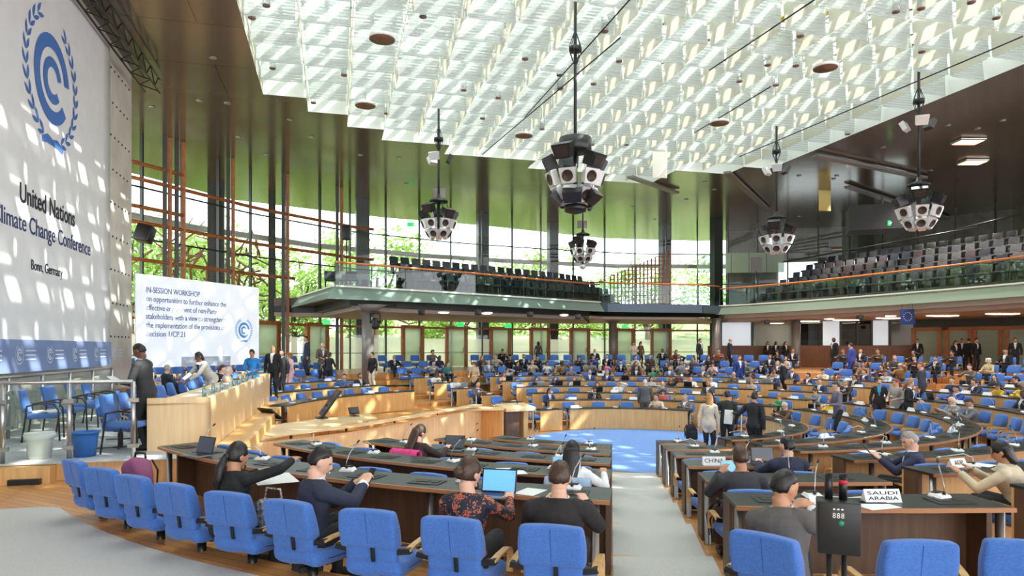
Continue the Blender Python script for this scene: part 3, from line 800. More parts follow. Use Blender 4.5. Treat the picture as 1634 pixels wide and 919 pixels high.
# exit signs
for px, py, d, lab in ((521, 514, 38.5, 'green exit sign over the doors at far left'), (735, 518, 43, 'green exit sign over the doors left of the middle'), (811, 520, 45, 'green exit sign over the middle doors'), (997, 521, 47, 'green exit sign over the doors right of the middle'), (655, 358, 43.5, 'green exit sign high at the glass wall above the gallery'), (1423, 356, 37, 'green exit sign on the large dark box'), (1393, 489, 45, 'green exit sign near the booths')):
    o = thing('exit_sign', lab, 'exit sign', atd(px, py, d)); mb = MB(); mb.box((0, 0, 0), (.42, .06, .26)); mb.build('panel', GREENS, o)
    mb = MB(); mb.box((-.06, -.035, 0), (.16, .01, .05)); mb.box((.09, -.035, 0), (.05, .01, .14)); mb.tube([(-.04, -.035, .05), (.02, -.035, -.02)], .015, 5); mb.build('pictogram', WHITE, o)
# hanging blue flag
fl = thing('hanging_flag', 'small blue flag with a ring of gold stars hanging under the right gallery edge', 'flag', atd(1448, 517, 33.5))
mb = MB(); mb.rbox((0, 0, .36), (.68, .03, .72), .01); mb.build('cloth', mat('flag_blue', (36, 66, 138), .8), fl)
mb = MB()
for k in range(12): mb.ell((.2 * sin(k * pi / 6), -.02, .36 + .2 * cos(k * pi / 6)), (.028, .01, .028), 6, 4)
mb.build('stars', mat('flag_gold', (230, 200, 70), .6), fl)
mb = MB(); mb.tube([(-.25, 0, .72), (-.25, 0, 1.1)], .01, 4); mb.tube([(.25, 0, .72), (.25, 0, 1.1)], .01, 4); mb.build('cord', DARK, fl)
# loudspeakers at the left glass wall, tripod loudspeaker on the gallery
o = thing('wall_loudspeaker', 'black loudspeaker hanging tilted at the end of the banner wall', 'loudspeaker', atd(231, 373, 24))
mb = MB(); mb.rbox((0, 0, 0), (.55, .4, .6), .05, 0, Matrix.Rotation(.2, 4, 'Y') @ Matrix.Rotation(-.25, 4, 'X')); mb.build('cabinet', BLACK, o)
mb = MB(); mb.tube([(0, .1, 0), (-.7, .3, .1)], .03, 6); mb.build('bracket', DARK, o)
p = Vector((*atd(553, 457, 33.5)[:2], GZ)); o = thing('tripod_loudspeaker', 'black loudspeaker on a tripod stand at the left end of the gallery', 'loudspeaker', p)
mb = MB(); mb.rbox((0, 0, 2.95), (.42, .4, .68), .04); mb.build('cabinet', BLACK, o)
mb = MB(); mb.tube([(0, 0, .4), (0, 0, 2.65)], .03, 6); mb.build('pole', BLACK, o)
for k in range(3):
    a = k * 2.1 + .4; mb = MB(); mb.tube([(0, 0, .9), (.55 * cos(a), .55 * sin(a), 0)], .02, 6); mb.build('leg', BLACK, o)
# flip chart behind the right gallery
o = thing('flip_chart', 'grey flip chart standing at the end of the right gallery', 'flip chart', (*atd(1207, 555, 47)[:2], 6.6))
mb = MB(); mb.box((0, 0, 1.9), (.75, .04, 1.05)); mb.build('board', COLM, o); mb = MB(); mb.tube([(0, 0, 0), (0, 0, 1.5)], .04, 6); mb.build('stand', STEEL, o)
# moving light on the gallery column
o = thing('moving_light', 'black moving stage light hanging at the gallery column', 'stage light', atd(599, 503, 30.4))
mb = MB(); mb.rbox((0, 0, .12), (.34, .3, .14), .04); mb.build('base', BLACK, o)
mb = MB(); mb.tube([(-.2, 0, .1), (-.22, 0, -.2), (-.2, 0, -.35)], .04, 6); mb.tube([(.2, 0, .1), (.22, 0, -.2), (.2, 0, -.35)], .04, 6); mb.build('yoke', BLACK, o)
mb = MB(); mb.lathe([(.12, -.62), (.17, -.5), (.16, -.2), (.1, -.12)], 14); mb.build('head', DARK, o)
# ---------------------------------------------------------------- outside: lawn, canopy beam, trees
mb = MB(); mb.add([(-90, 10, 1.1), (-20, 10, 1.1), (-20, 160, 1.1), (-90, 160, 1.1), (110, 160, 1.1), (110, 52, 1.1), (-20, 30, 1.1)], [(0, 1, 6, 2, 3), (6, 5, 4, 2)])
g = struct('ground', mb, GRASS)
mb = MB(); mb.add([(-20, 62, 1.1), (60, 66, 1.1), (70, 110, 9), (-24, 110, 9)], [(0, 1, 2, 3)]); struct('ground_bank', mb, GRASS)
CB = off_line(FAC, -4.2)
mb = MB()
for a, b in zip(CB[1:8], CB[2:9]): mb.beam(Vector((*a, 9.35)), Vector((*b, 9.35)), .2, .3)
struct('trim_7', mb, ROOFM)
def tree_meshes(seed):
    rr = random.Random(seed); mb = MB(); cl = [(rr.gauss(0, 1.5), rr.gauss(0, 1.5), rr.uniform(3.2, 9.5)) for _ in range(26)]
    for c in cl:
        R_ = rr.uniform(.8, 1.7)
        for _ in range(95):
            d = Vector((rr.gauss(0, 1), rr.gauss(0, 1), rr.gauss(0, .8))).normalized() * R_ * rr.random() ** .4
            p = Vector(c) + d; s = rr.uniform(.13, .24); a = Vector((rr.gauss(0, 1), rr.gauss(0, 1), rr.gauss(0, 1))).normalized(); b = a.orthogonal().normalized(); e = a.cross(b)
            mb.add([p - b * s, p + e * s * .5, p + b * s, p - e * s * .5], [(0, 1, 2, 3)])
    t = MB(); t.tube([(0, 0, 0), (.1, 0, 3), (.2, .1, 6.5)], [.28, .2, .08], 7)
    for c in cl[:9]: t.tube([(.1, 0, 2.6 + rr.random() * 2), (c[0] * .6, c[1] * .6, c[2] - .4), c], [.1, .06, .02], 5)
    return mb.mesh('crown', LEAF), t.mesh('trunk', BARK)
TM = [tree_meshes(k) for k in (1, 2, 3)]
rr = random.Random(11)
tl = [(-34, 36), (-31, 44), (-27, 49), (-22, 52), (-36, 56), (-26, 60), (-18, 57), (-12, 60), (-30, 70), (-16, 72), (-5, 63), (2, 68), (-9, 78), (8, 72), (-40, 46), (-45, 62), (15, 76), (-2, 84), (-24, 80), (-38, 78), (24, 78), (-29, 39)]
for k, (x, y) in enumerate(tl):
    s = rr.uniform(.9, 1.35); o = thing('garden_tree', 'leafy green tree growing in the garden beyond the glass wall', 'tree', (x, y, 1.1), rr.uniform(0, 6), 'trees beyond the glass wall'); o.scale = (s * 1.15, s * 1.15, s)
    put('crown', TM[k % 3][0], o); put('trunk', TM[k % 3][1], o)
def band(mb, path, w, t, m=0, M=None, axis=Vector((1, 0, 0))):
    pts = [Vector(p) for p in path]; rings = []
    for i, p in enumerate(pts):
        d = (pts[min(i + 1, len(pts) - 1)] - pts[max(0, i - 1)]).normalized(); n = d.cross(axis).normalized()
        rings.append([p + axis * sx * w / 2 + n * sy * t / 2 for sx, sy in ((-1, -1), (1, -1), (1, 1), (-1, 1))])
    return mb.loft(rings, m, M, True, False)
# ---------------------------------------------------------------- conference chair (seat faces local +Y)
def chair_meshes(detail):
    md = 6 if detail else 1; rr = random.Random(5)
    d = {}
    def seatf(x, y, z):
        q = (y + .27) / .54
        return [x * (1 - .08 * (1 - q)), y, z + (.07 * max(0, .35 - q) * 2 if z > 0 else .02 * (1 - q)) - .05 * max(0, q - .8) + (-.012 if abs(x) < .02 and z > 0 and detail else 0) + .01 * sin(17 * x) * (1 if detail else 0)]
    m = MB(); m.rbox((0, .02, .43), (.56, .56, .17), .075, 0, None, seatf, md); d['seat'] = m.mesh('seat', BLUE)
    def backf(x, y, z):
        q = (z + .17) / .34
        w = 1 + .05 * (1 - abs(2 * q - 1)) - .04 * q
        cr = -.018 * math.exp(-(x / .012) ** 2) if detail else 0
        wr = .006 * sin(x * 70 + 2 * sin(z * 9)) * max(0, .35 - q) * 3 if detail else 0
        yy = y * (1 + .35 * (1 - q)) - (cr + wr if y < 0 else 0)
        return [x * w, yy - .22 * z - .25 * (x * x), z + .012 * (1 - (x / .25) ** 2) * (1 if q > .9 else 0)]
    m = MB(); m.rbox((0, -.275, .84), (.5, .12, .36), .035, 0, None, backf, md); d['backrest'] = m.mesh('backrest', BLUE)
    m = MB(); m.rbox((0, -.225, .615), (.455, .1, .2), .04, 0, None, lambda x, y, z: [x, y - .12 * z - .2 * x * x, z], 3 if detail else 1); d['lumbar_cushion'] = m.mesh('lumbar_cushion', BLUE)
    m = MB(); m.tube([(0, -.275 - .06 * (1 + .35 * (1 - q)) - .22 * (q - .5) * .34 + .001, .84 + (q - .5) * .34) for q in (.03, .25, .5, .75, .97)], .0035, 5); d['seam'] = m.mesh('seam', BLUED)
    m = MB(); m.rbox((.03, -.29, .615), (.036, .02, .17), .008, 0, None, lambda x, y, z: [x, y - .14 * z, z], 1); d['strap'] = m.mesh('strap', BLACK)
    for s, nm in ((-1, 'L'), (1, 'R')):
        m = MB(); a = [(s * .315, -.24, .645), (s * .315, -.1, .66), (s * .315, .08, .665), (s * .315, .145, .65), (s * .315, .18, .61), (s * .315, .185, .55), (s * .315, .17, .42)]
        band(m, a, .055, .022); d['armrest' + nm] = m.mesh('armrest', ARM)
        m = MB(); m.beam((s * .2, -.22, .62), (s * .335, -.22, .64), .06, .05); d['arm_bracket' + nm] = m.mesh('arm_bracket', BLACK)
    m = MB(); m.lathe([(.045, 0.02), (.045, .3), (.035, .3), (.035, .39)], 10); m.box((0, 0, .385), (.3, .34, .03)); m.box((.16, -.02, .36), (.12, .1, .03)); d['pedestal'] = m.mesh('pedestal', BLACK)
    m = MB(); m.box((0, -.1, .008), (.09, 1.0, .016)); m.box((0, .05, .02), (.13, .3, .02)); d['floor_track'] = m.mesh('floor_track', BLACK)
    return d
CH = chair_meshes(True); CL = chair_meshes(False)
def make_chair(d, full):
    t = thing('conference_chair', 'blue chair', 'chair', (0, 0, -50))
    for k in (d if full else ('seat', 'backrest', 'armrestL', 'armrestR', 'pedestal')):
        put(k.rstrip('LR') if k.startswith('arm') else k, d[k], t)
    t.scale = (.95, .93, .83)
    return t
CHAIR_HI, CHAIR_LO = make_chair(CH, True), make_chair(CL, False)
used_proto = {}
def clone(proto, loc, rz, label, group=None):
    if id(proto) not in used_proto:
        used_proto[id(proto)] = 1; proto.location = loc; proto.rotation_euler = (0, 0, rz); proto['label'] = label
        if group: proto['group'] = group
        return proto
    return dup(proto, loc, rz, label, group)
SEATS = []      # (position on floor, rz, name of place)
def face(p, q=None):
    q = q or CC
    return atan2(-(q[0] - p[0]), q[1] - p[1])
# ---------------------------------------------------------------- desks in rings
def aisle_a(rho, side):     # angle where ring rho meets the pale aisle edge
    best = None
    for k in range(-3000, 1000):
        a = k * .01; p = pol(rho, a); e = p.x - aisle_x(p.y)
        if side == 'L' and e > 0: return a
        if side == 'R' and e > 1.06: return a
    return 0
def x_a(rho, x):
    return degrees(math.asin(max(-1, min(1, (x - CC[0]) / rho))))
BLK = [('front left block', lambda r, j: (-38.2, aisle_a(r, 'L')), range(1, 6)), ('front block right of the pale aisle', lambda r, j: (aisle_a(r, 'R'), x_a(r, 4.25)), range(0, 6)),
       ('right block', lambda r, j: (x_a(r, 5.05), 112), range(0, 6)), ('back right block', lambda r, j: (120, 137), range(0, 6)),
       ('back middle block', lambda r, j: (143 - j * .8, 199), range(0, 6)), ('narrow back block', lambda r, j: (209.3 if j > 0 else 203, 215), range(0, 6)), ('back left block', lambda r, j: (227, 271), range(3, 6))]
SEATLIST = []; MICS = []; DESKS = []
def shift(b, a): return -.45 * max(0, 1 - a / 60) if b == 2 else 0
socket = MB(); socket.box((0, 0, .002), (.34, .24, .004)); socket.box((-.05, .02, .006), (.12, .1, .004)); socket.box((.09, .02, .006), (.07, .1, .004)); SOCK = socket.mesh('socket_panel', DARK)
for b, (bname, fa, rows) in enumerate(BLK):
    for j in rows:
        Rj = ROWR[j]; a0, a1 = fa(Rj, j)
        zf = DROP * j
        mid = pol(Rj, (a0 + a1) / 2, zf); inview = False
        n = max(2, int((a1 - a0) * radians(1) * Rj / .3)); A = [a0 + (a1 - a0) * i / n for i in range(n + 1)]
        # drop the part of the ring that is far outside the frame
        A = [a for a in A if pol(Rj, a).y > 3.0 and proj(pol(Rj, a, zf + .7))[0] < 1850]
        if len(A) < 2: continue
        runs = [[A[0]]]
        for x, y in zip(A, A[1:]):
            if y - x > 2 * (a1 - a0) / n + 1e-6: runs.append([])
            runs[-1].append(y)
        for ri, A in enumerate(runs):
            if len(A) < 2: continue
            P = lambda rho, a, z: pol(rho + shift(b, a), a, z) - Vector((mid.x, mid.y, 0))
            nm = 'curved desk, %s row, %s' % (ORD[j], bname) + (', farther stretch' if ri else '')
            o = thing('curved_desk', 'dark topped wooden ' + nm, 'desk', mid, 0, 'curved desks of the hall')
            def arc(r0, r1, z0, z1, m=0):
                mb = MB(); mb.loft([[P(r0, a, z0), P(r1, a, z0), P(r1, a, z1), P(r0, a, z1)] for a in A], m, None, True, False); return mb
            near = b < 3
            arc(Rj - .29, Rj + .27, .715, .745).build('desk_top', LINO, o)
            arc(Rj + .262, Rj + .30, .708, .744).build('edge_strip', LIP, o)
            arc(Rj - .27, Rj - .235, .02, .715).build('front_panel', WOOD if b != 0 and b != 1 else WOODD, o)  # near blocks: same wood, with the shade of its back put into the colour
            for a in ((A[0], A[-1]) if near else ()):
                s = 1 if a == A[0] else -1; da = degrees(.05 / Rj) * s
                mb = MB(); mb.loft([[P(Rj - .24, x, 0), P(Rj + .02, x, 0), P(Rj + .02, x, .715), P(Rj - .24, x, .715)] for x in (a, a + da)], 0, None, True, False); mb.build('end_panel', WOODD, o)
            L = radians(A[-1] - A[0]) * Rj * sca(radians((A[0] + A[-1]) / 2))
            nl = max(2, int(L / 1.5) + 1) if near or b == 6 else 2
            for i in range(nl):
                a = A[0] + (A[-1] - A[0]) * (.02 + .96 * i / (nl - 1)); p = P(Rj + .17, a, 0)
                mb = MB(); mb.lathe([(.045, 0), (.045, .012), (.038, .02), (.038, .71)], 10); mb.build('leg', STEEL, o, p)
            ns = max(1, int(L / (.70 if b < 2 else .765))); sp = (A[-1] - A[0]) / ns
            for i in range(ns):
                a = A[0] + sp * (i + .5) + (-1.25 - .3 * i if b == 1 and j == 5 else -1.3 if b == 1 else 0)
                if b == 0 and j == 5: a = A[-1] - degrees(.31 / Rj) - degrees(.67 / Rj) * (ns - 1 - i)
                rho = Rj + (1.36 if near and j == 5 else .96 if near else .84) + shift(b, a); p = pol(rho, a, zf)
                SEATLIST.append((p, face(p), b, j, i, ns, bname, ri))
            for i in range(0, ns):
                a = A[0] + sp * (i + .5)
                if near:
                    q = put('socket_panel', SOCK, o); q.location = P(Rj + .02, a, .747); q.rotation_euler = (0, 0, face(pol(Rj, a)))
                if i % 2 == 0: MICS.append((pol(Rj - .12 + shift(b, a), a + sp * .5 if i + 1 < ns else a, zf + .745), face(pol(Rj, a)) + pi, b, j, i // 2, bname, ri))
# extra chair rows rising behind the last desks
for r, (rho, z) in enumerate(((16.05, 1.03), (17.3, 1.32), (18.55, 1.62))):
    k = 0
    for a0, a1 in ((96, 117), (121, 138), (143, 198), (203, 214), (224, 252)):
        L = radians(a1 - a0) * rho; n = int(L / .74)
        for i in range(n):
            a = a0 + (a1 - a0) * (i + .5) / n; p = pol(rho, a, z)
            SEATLIST.append((p, face(p), 7, r, k, 0, 'rising back rows', 0)); k += 1
NBACK = [sum(1 for s in SEATLIST if s[2] == 7 and s[3] == r) for r in range(3)]
vis = []
for s in SEATLIST:
    px, py = proj(s[0] + Vector((0, 0, .8)))
    if s[0].y > 3.2 and -40 < px < 1690 and py < 990: vis.append((s, (s[0] - Vector((0, 0, EYE))).length))
vis.sort(key=lambda t: t[1])
NCH = 300
rest = MB()
for n, (s, d) in enumerate(vis):
    p, rz, b, j, i, ns, bname, ri = s
    SEATS.append((p, rz, bname, j, i, b, (i if b < 3 else (ns if b < 7 else NBACK[j]) - 1 - i)))
    if n < NCH:
        if b < 7: lab = 'blue armchair, %s from the left, %s desk row, %s' % (nth(i if b < 3 else ns - 1 - i), ORD[j], bname) + (', farther stretch' if ri else '')
        else: lab = 'blue padded armchair, %s from the left in rising back row %s' % (nth(NBACK[j] - 1 - i), ('nearest the desks', 'in the middle', 'nearest the doors')[j])
        clone(CHAIR_HI if d < 17 else CHAIR_LO, p, rz + ((-.68 if i == 0 else -.35 if i == 2 else 0) if b == 1 and j == 5 else random.uniform(-.12, .12)), lab, 'blue conference chairs')
    else:
        M = Matrix.Translation(p) @ Matrix.Rotation(rz, 4, 'Z') @ Matrix.Diagonal((.95, .93, .83, 1))
        for key, mi in (('seat', 0), ('backrest', 0), ('armrestL', 1), ('armrestR', 1), ('pedestal', 2)):
            me = CL[key]; rest.add([v.co for v in me.vertices], [list(f.vertices) for f in me.polygons], mi, True, M)
print('CHAIRS', len(vis), 'beyond', max(0, len(vis) - NCH))
if rest.v: tag(rest.build('far_chairs', [BLUE, ARM, BLACK]), 'mass of small blue chairs in the farthest rows near the doors', 'chairs', kind='stuff')
# ---------------------------------------------------------------- desk microphones
mb = MB(); mb.rbox((0, 0, .028), (.21, .17, .055), .025, 0, None, lambda x, y, z: [x * (1 - .15 * (z > 0)), y, z - .012 * (y > 0)]); MBASE = mb.mesh('base', WHITE)
mb = MB(); mb.rbox((0, -.03, .062), (.13, .07, .012), .005); mb.lathe([(.02, 0), (.014, .03)], 10, 0, (0, .05, .05)); MPAD = mb.mesh('keypad', DARK)
mb = MB(); mb.tube([(0, .05, .06), (0, .05, .14), (-.03, .0, .26), (-.1, -.08, .38)], .0065, 6); MNECK = mb.mesh('gooseneck', STEEL)
mb = MB(); mb.tube([(-.1, -.08, .38), (-.125, -.105, .415)], [.011, .013], 8); MTIP = mb.mesh('microphone_head', BLACK)
mb = MB(); mb.tube([(0, .05, .06), (.01, .05, .15), (.12, 0, .2), (.42, -.1, .13)], .0065, 6); MNECK2 = mb.mesh('gooseneck', WHITE)
mb = MB(); mb.tube([(.42, -.1, .13), (.47, -.115, .12)], [.012, .013], 8); MTIP2 = mb.mesh('microphone_head', WHITE)
def make_mic(alt, lo=False):
    t = thing('desk_microphone', '', 'microphone', (0, 0, -50)); put('base', MBASE, t)
    if not lo: put('keypad', MPAD, t)
    t.scale = (.8, .8, .8); put('gooseneck', MNECK2 if alt else MNECK, t); put('microphone_head', MTIP2 if alt else MTIP, t); return t
MIC = [make_mic(0), make_mic(1), make_mic(0, True)]
# white necks read pale against the far wood
for (p, rz, b, j, i, bname, ri) in MICS:
    px, py = proj(p)
    if not (-10 < px < 1640) or p.y < 3.5 or py > 930: continue
    rr = random.Random(int(p.x * 131 + p.y * 717)); far = p.y > 17
    clone(MIC[2] if far else MIC[1] if rr.random() < .35 else MIC[0], p, rz + rr.uniform(-.5, .5), 'gooseneck microphone, %s along the %s row desk, %s' % (nth(i), ORD[j], bname) + (', farther stretch' if ri else ''), 'gooseneck desk microphones')
# ---------------------------------------------------------------- podium on the stage
pod = thing('podium_desk', 'long pale wooden podium desk on the stage facing the hall', 'desk', W(17.7, -2.45, SZ))
def loc(o, pts): return [Vector(p) - o.location for p in pts]
mb = MB(); mb.prism([p[:2] for p in loc(pod, [W(12.3, -2.07), W(12.3, -2.0), W(23.2, -2.0), W(23.2, -2.07)])], 0, .86); mb.build('front_panel', WOODP, pod)
mb = MB(); mb.prism([p[:2] for p in loc(pod, [W(12.3, -2.95), W(12.3, -2.0), W(12.38, -2.0), W(12.38, -2.95)])], 0, .86); mb.build('end_panel', WOODP, pod)
mb = MB(); mb.prism([p[:2] for p in loc(pod, [W(23.12, -2.95), W(23.12, -2.0), W(23.2, -2.0), W(23.2, -2.95)])], 0, .86); mb.build('end_panel', WOODP, pod)
mb = MB(); mb.prism([p[:2] for p in loc(pod, [W(12.3, -2.95), W(12.3, -2.08), W(23.2, -2.08), W(23.2, -2.95)])], .74, .775); mb.build('desk_top', WOODP, pod)
for k in range(8):
    u = 12.9 + k * 1.25; p = W(u, -3.5, SZ)
    clone(CHAIR_HI, p, HALL - pi / 2 + random.uniform(-.25, .25), 'blue armchair on the stage behind the podium desk, %s from the near end' % nth(k), 'podium chairs')
# papers, bottles, glasses on the podium
mb = MB(); mb.box((0, 0, .002), (.21, .3, .004)); PSHEET = mb.mesh('paper', PAPER)
def paper(loc_, rz, label, group=None, sx=1, sy=1):
    o = put('paper_sheet', PSHEET); o.location = loc_; o.rotation_euler = (0, 0, rz); o.scale = (sx, sy, 1); tag(o, label, 'paper', group); return o
GLS = glass('drinking_glass', (235, 245, 248), .15); WATER = glass('water_bottle', (200, 225, 235), .15)
def bottle(loc_, label, group, tint=None):
    t = thing('water_bottle', label, 'bottle', loc_, 0, group)
    mb = MB(); mb.lathe([(.034, 0), (.036, .02), (.036, .15), (.014, .2), (.014, .22)], 10); mb.build('bottle_body', tint or WATER, t)
    mb = MB(); mb.lathe([(.016, .22), (.016, .24)], 8); mb.build('cap', WHITE, t)
def tumbler(loc_, label, group):
    mb = MB(); mb.lathe([(.03, 0), (.036, .12), (.033, .12), (.027, .008)], 12); o = mb.build('drinking_glass', GLS, None, loc_); tag(o, label, 'glass', group)
rr = random.Random(8)
for k in range(9):
    u = 13.6 + k * 1.05
    bottle(W(u, -2.28 + rr.uniform(-.06, .06), SZ + .775), 'water bottle on the podium desk, %s from the near end' % nth(k), 'bottles on the podium')
    for q in range(2): tumbler(W(u + .22 + .2 * q, -2.25 - .1 * q, SZ + .775), 'drinking glass on the podium desk, %s from the near end' % nth(2 * k + q), 'glasses on the podium')
    paper(W(u - .2, -2.6, SZ + .776), rr.uniform(-1, 1), 'white paper on the podium desk, %s from the near end' % nth(k), 'papers on the podium', 1.3, 1.3)
for k, u in enumerate((18.2, 19.5, 20.6)):
    o = thing('nameplate', 'white name card on the front edge of the podium, %s from the near end' % ORD[k], 'name card', W(u, -1.985, SZ + .78), HALL); mb = MB(); mb.box((0, 0, 0), (.02, .32, .16)); mb.build('card', PAPER, o)
# ---------------------------------------------------------------- projection screen
sx0, sx1 = Vector((-10.9, 20, 0)), Vector((-9.12, 24.85, 0)); sd = (sx1 - sx0); SL = sd.length; sd.normalize()
scr = thing('projection_screen', 'white projection screen with blue workshop slide standing behind the podium', 'screen', sx0 + Vector((0, 0, SZ)))
M = frame_on((0, 0, 0), sd, (0, 0, 1))
SCRM = mat('screen_glow', (232, 236, 246), .7, emit=(225, 232, 246), es=.12)
mb = MB(); mb.box((SL / 2, 2.47, -.03), (SL, 2.75, .05), 0, 0, M); mb.build('surface', SCRM, scr)
for x in (.4, SL - .4):
    mb = MB(); mb.box((x, .55, -.1), (.08, 1.1, .06), 0, 0, M); mb.build('leg', DARK, scr)
TB = mat('slide_blue', (60, 84, 140), .7); TBL = mat('slide_emblem_blue', (84, 150, 214), .7); TBAR = mat('slide_bar_grey', (176, 186, 206), .7)
for s_, y, w_ in (('IN-SESSION WORKSHOP', 3.32, 2.05), ('on opportunities to further enhance the', 3.06, 3.2), ('effective engagement of non-Party', 2.8, 2.8), ('stakeholders with a view to strengthening', 2.54, 3.3), ('the implementation of the provisions of', 2.28, 3.15), ('decision 1/CP.21', 2.02, 1.45)):
    text(s_, w_, M @ Matrix.Translation((.34, y, .0)), TB if 'on' != s_[:2] else TB, scr, 'slide_text', .17, .003)
mb = MB(); mb.box((2.7, 1.25, 0), (2.1, .3, .004), 0, 0, M); mb.build('date_bar', TBAR, scr)
text('Tuesday, 9 May 2017, 3 p.m. - 7 pm', 1.95, M @ Matrix.Translation((1.75, 1.2, .004)), WHITE, scr, 'slide_text', .12, .003)
mb = MB(); emblem_mesh(mb, M @ Matrix.Translation((4.4, 2.3, 0)), .27); mb.build('slide_emblem', TBL, scr)
# ---------------------------------------------------------------- stage railings, bins, side chairs
def railing(label, pts, h, n_posts):
    o = thing('stage_railing', label, 'railing', pts[0]); a, b = Vector((0, 0, 0)), Vector(pts[1]) - Vector(pts[0])
    mb = MB(); mb.tube([a + Vector((0, 0, h)), b + Vector((0, 0, h))], .032, 10); mb.build('handrail', STEEL, o)
    for i in range(n_posts):
        p = a + (b - a) * i / (n_posts - 1); mb = MB(); mb.lathe([(.034, 0), (.034, h)], 12, 0, p); q = mb.build('post', STEEL, o)
        mb = MB()
        for z in (.2, h - .28): mb.box((p.x, p.y, z), (.14, .1, .06), 0, HALL)
        mb.build('glass_clamp', STEEL, q)
        if i:
            q_ = a + (b - a) * (i - 1) / (n_posts - 1); d = (p - q_).normalized() * .06
            mb = MB(); mb.add([q_ + d + Vector((0, 0, .08)), p - d + Vector((0, 0, .08)), p - d + Vector((0, 0, h - .12)), q_ + d + Vector((0, 0, h - .12))], [(0, 1, 2, 3)]); mb.build('glass_panel', GLASS, o)
railing('steel and glass railing along the front edge of the stage', (W(11.55, -6.4, SZ), W(11.55, -2.96, SZ)), 1.17, 5)
railing('steel and glass railing running along the banner wall on the stage', (W(11.6, -5.85, SZ), W(20.8, -5.85, SZ)), 1.13, 7)
def bin_(px, lab, m, u, v, bag):
    o = thing('waste_bin', lab, 'bin', W(u, v, SZ)); mb = MB(); mb.lathe([(.15, 0), (.18, .3), (.195, .36), (.205, .36), (.205, .385), (.185, .385), (.17, .3), (.14, .02)], 20); mb.build('bin_body', m, o)
    if bag: mb = MB(); mb.lathe([(.2, .3), (.215, .36), (.2, .395), (.17, .37), (.15, .1)], 14); mb.build('bin_liner', PAPER, o)
bin_(65, 'white waste bin with liner behind the stage railing', mat('white_bin', (226, 222, 214), .5), 11.95, -4.35, True); bin_(128, 'bright blue plastic bucket behind the stage railing', mat('blue_bucket', (30, 110, 200), .4), 12.0, -3.75, False)
def side_chair(loc_, rz, label):
    o = thing('side_armchair', label, 'chair', loc_, rz, 'armchairs by the banner wall')
    mb = MB(); mb.rbox((0, .02, .45), (.5, .5, .09), .04); mb.build('seat', BLUE, o)
    mb = MB(); mb.rbox((0, -.26, .72), (.46, .08, .42), .035, 0, None, lambda x, y, z: [x, y - .2 * z - .3 * x * x, z]); mb.build('backrest', BLUE, o)
    for s in (-1, 1):
        mb = MB(); mb.tube([(s * .27, -.28, 0), (s * .27, -.22, .45), (s * .27, -.2, .64), (s * .27, 0, .68), (s * .27, .2, .66), (s * .27, .27, .55), (s * .27, .29, 0)], .016, 8); mb.build('frame', BLACK, o)
    return o
for k, u in enumerate((14.3, 15.35, 16.5, 17.5)): side_chair(W(u, -5.15, SZ), HALL - pi / 2 + (.2, -.1, .1, 0)[k], 'blue armchair with black frame by the banner wall, %s from the near end' % ORD[k])
side_chair(W(12.35, -3.25, SZ), HALL - pi / 2 - .2, 'blue armchair with black frame at the near end of the podium')
mb = MB(); mb.rbox((0, 0, .02), (.34, .3, .04), .015, 0, None, lambda x, y, z: [x, y, z + .02 * sin(x * 20)], 4); tag(mb.build('folded_cloth', PAPER, None, W(14.3, -5.1, SZ + .497)), 'white folded cloth lying on the nearest wall armchair', 'cloth')
# ---------------------------------------------------------------- counters in front of the podium
def wall_run(pts, z0, z1, t):
    mb = MB(); ln = [(p[0], p[1]) for p in pts]; o2 = off_line(ln, t)
    mb.loft([[(*a, z0), (*b, z0), (*b, z1), (*a, z1)] for a, b in zip(ln, o2)], 0, None, True, False); return mb
CW = [(-5.1, 13.6), (-4.3, 14.5), (-3.55, 15.6), (-2.8, 17.2), (-2.0, 19.2), (-1.0, 21.4)]
ct = thing('curved_counter', 'long curved pale wood counter between the podium and the front left desks', 'counter')
wall_run(CW, 0, .98, .06).build('front_panel', WOODP, ct)
wall_run([(-4.95, 13.75), (-4.2, 14.7), (-3.5, 15.8), (-2.75, 17.4), (-1.9, 19.5), (-1.2, 21.2)], 1.1, 1.13, .3).build('ledge', WOODP, ct)
for q in ((-4.6, 14.35), (-3.75, 15.6), (-2.95, 17.3), (-2.1, 19.4)):
    mb = MB(); mb.box((q[0], q[1], 1.04), (.04, .06, .14)); mb.build('bracket', BLACK, ct)
mb = MB(); P = [(-1.0, 21.4), (-.95, 21.45), (-.3, 20.8), (-.35, 20.72)]
mb.prism([(-1.02, 21.4), (-.3, 20.9), (-.25, 21.0), (-.95, 21.5)], 0, .95); mb.build('end_panel', WOOD, ct)
mb = MB(); mb.prism([(-1.5, 20.6), (-.25, 20.75), (-.2, 21.3), (-1.1, 21.9), (-1.9, 20.9)], .98, 1.02); mb.build('counter_top', WOODP, ct)
md = thing('monitor_desk', 'pale wood desk with tilted monitors between the podium and the curved counter', 'desk')
T = [atz(395, 682, .95), atz(590, 659, .95), atz(602, 667, .95), atz(500, 684, .95), atz(395, 706, .95)]
mb = MB(); mb.prism([(p.x, p.y) for p in T], .91, .95); mb.build('desk_top', WOODP, md)
mb = MB(); mb.prism([(T[4].x, T[4].y + .1), (T[3].x - .1, T[3].y + .1), (T[3].x - .1, T[3].y + .16), (T[4].x, T[4].y + .16)], 0, .91); mb.build('front_panel', WOODP, md)
mb = MB(); mb.box((T[2].x - .3, T[2].y, .45), (.06, .5, .9)); mb.build('end_panel', WOODP, md)
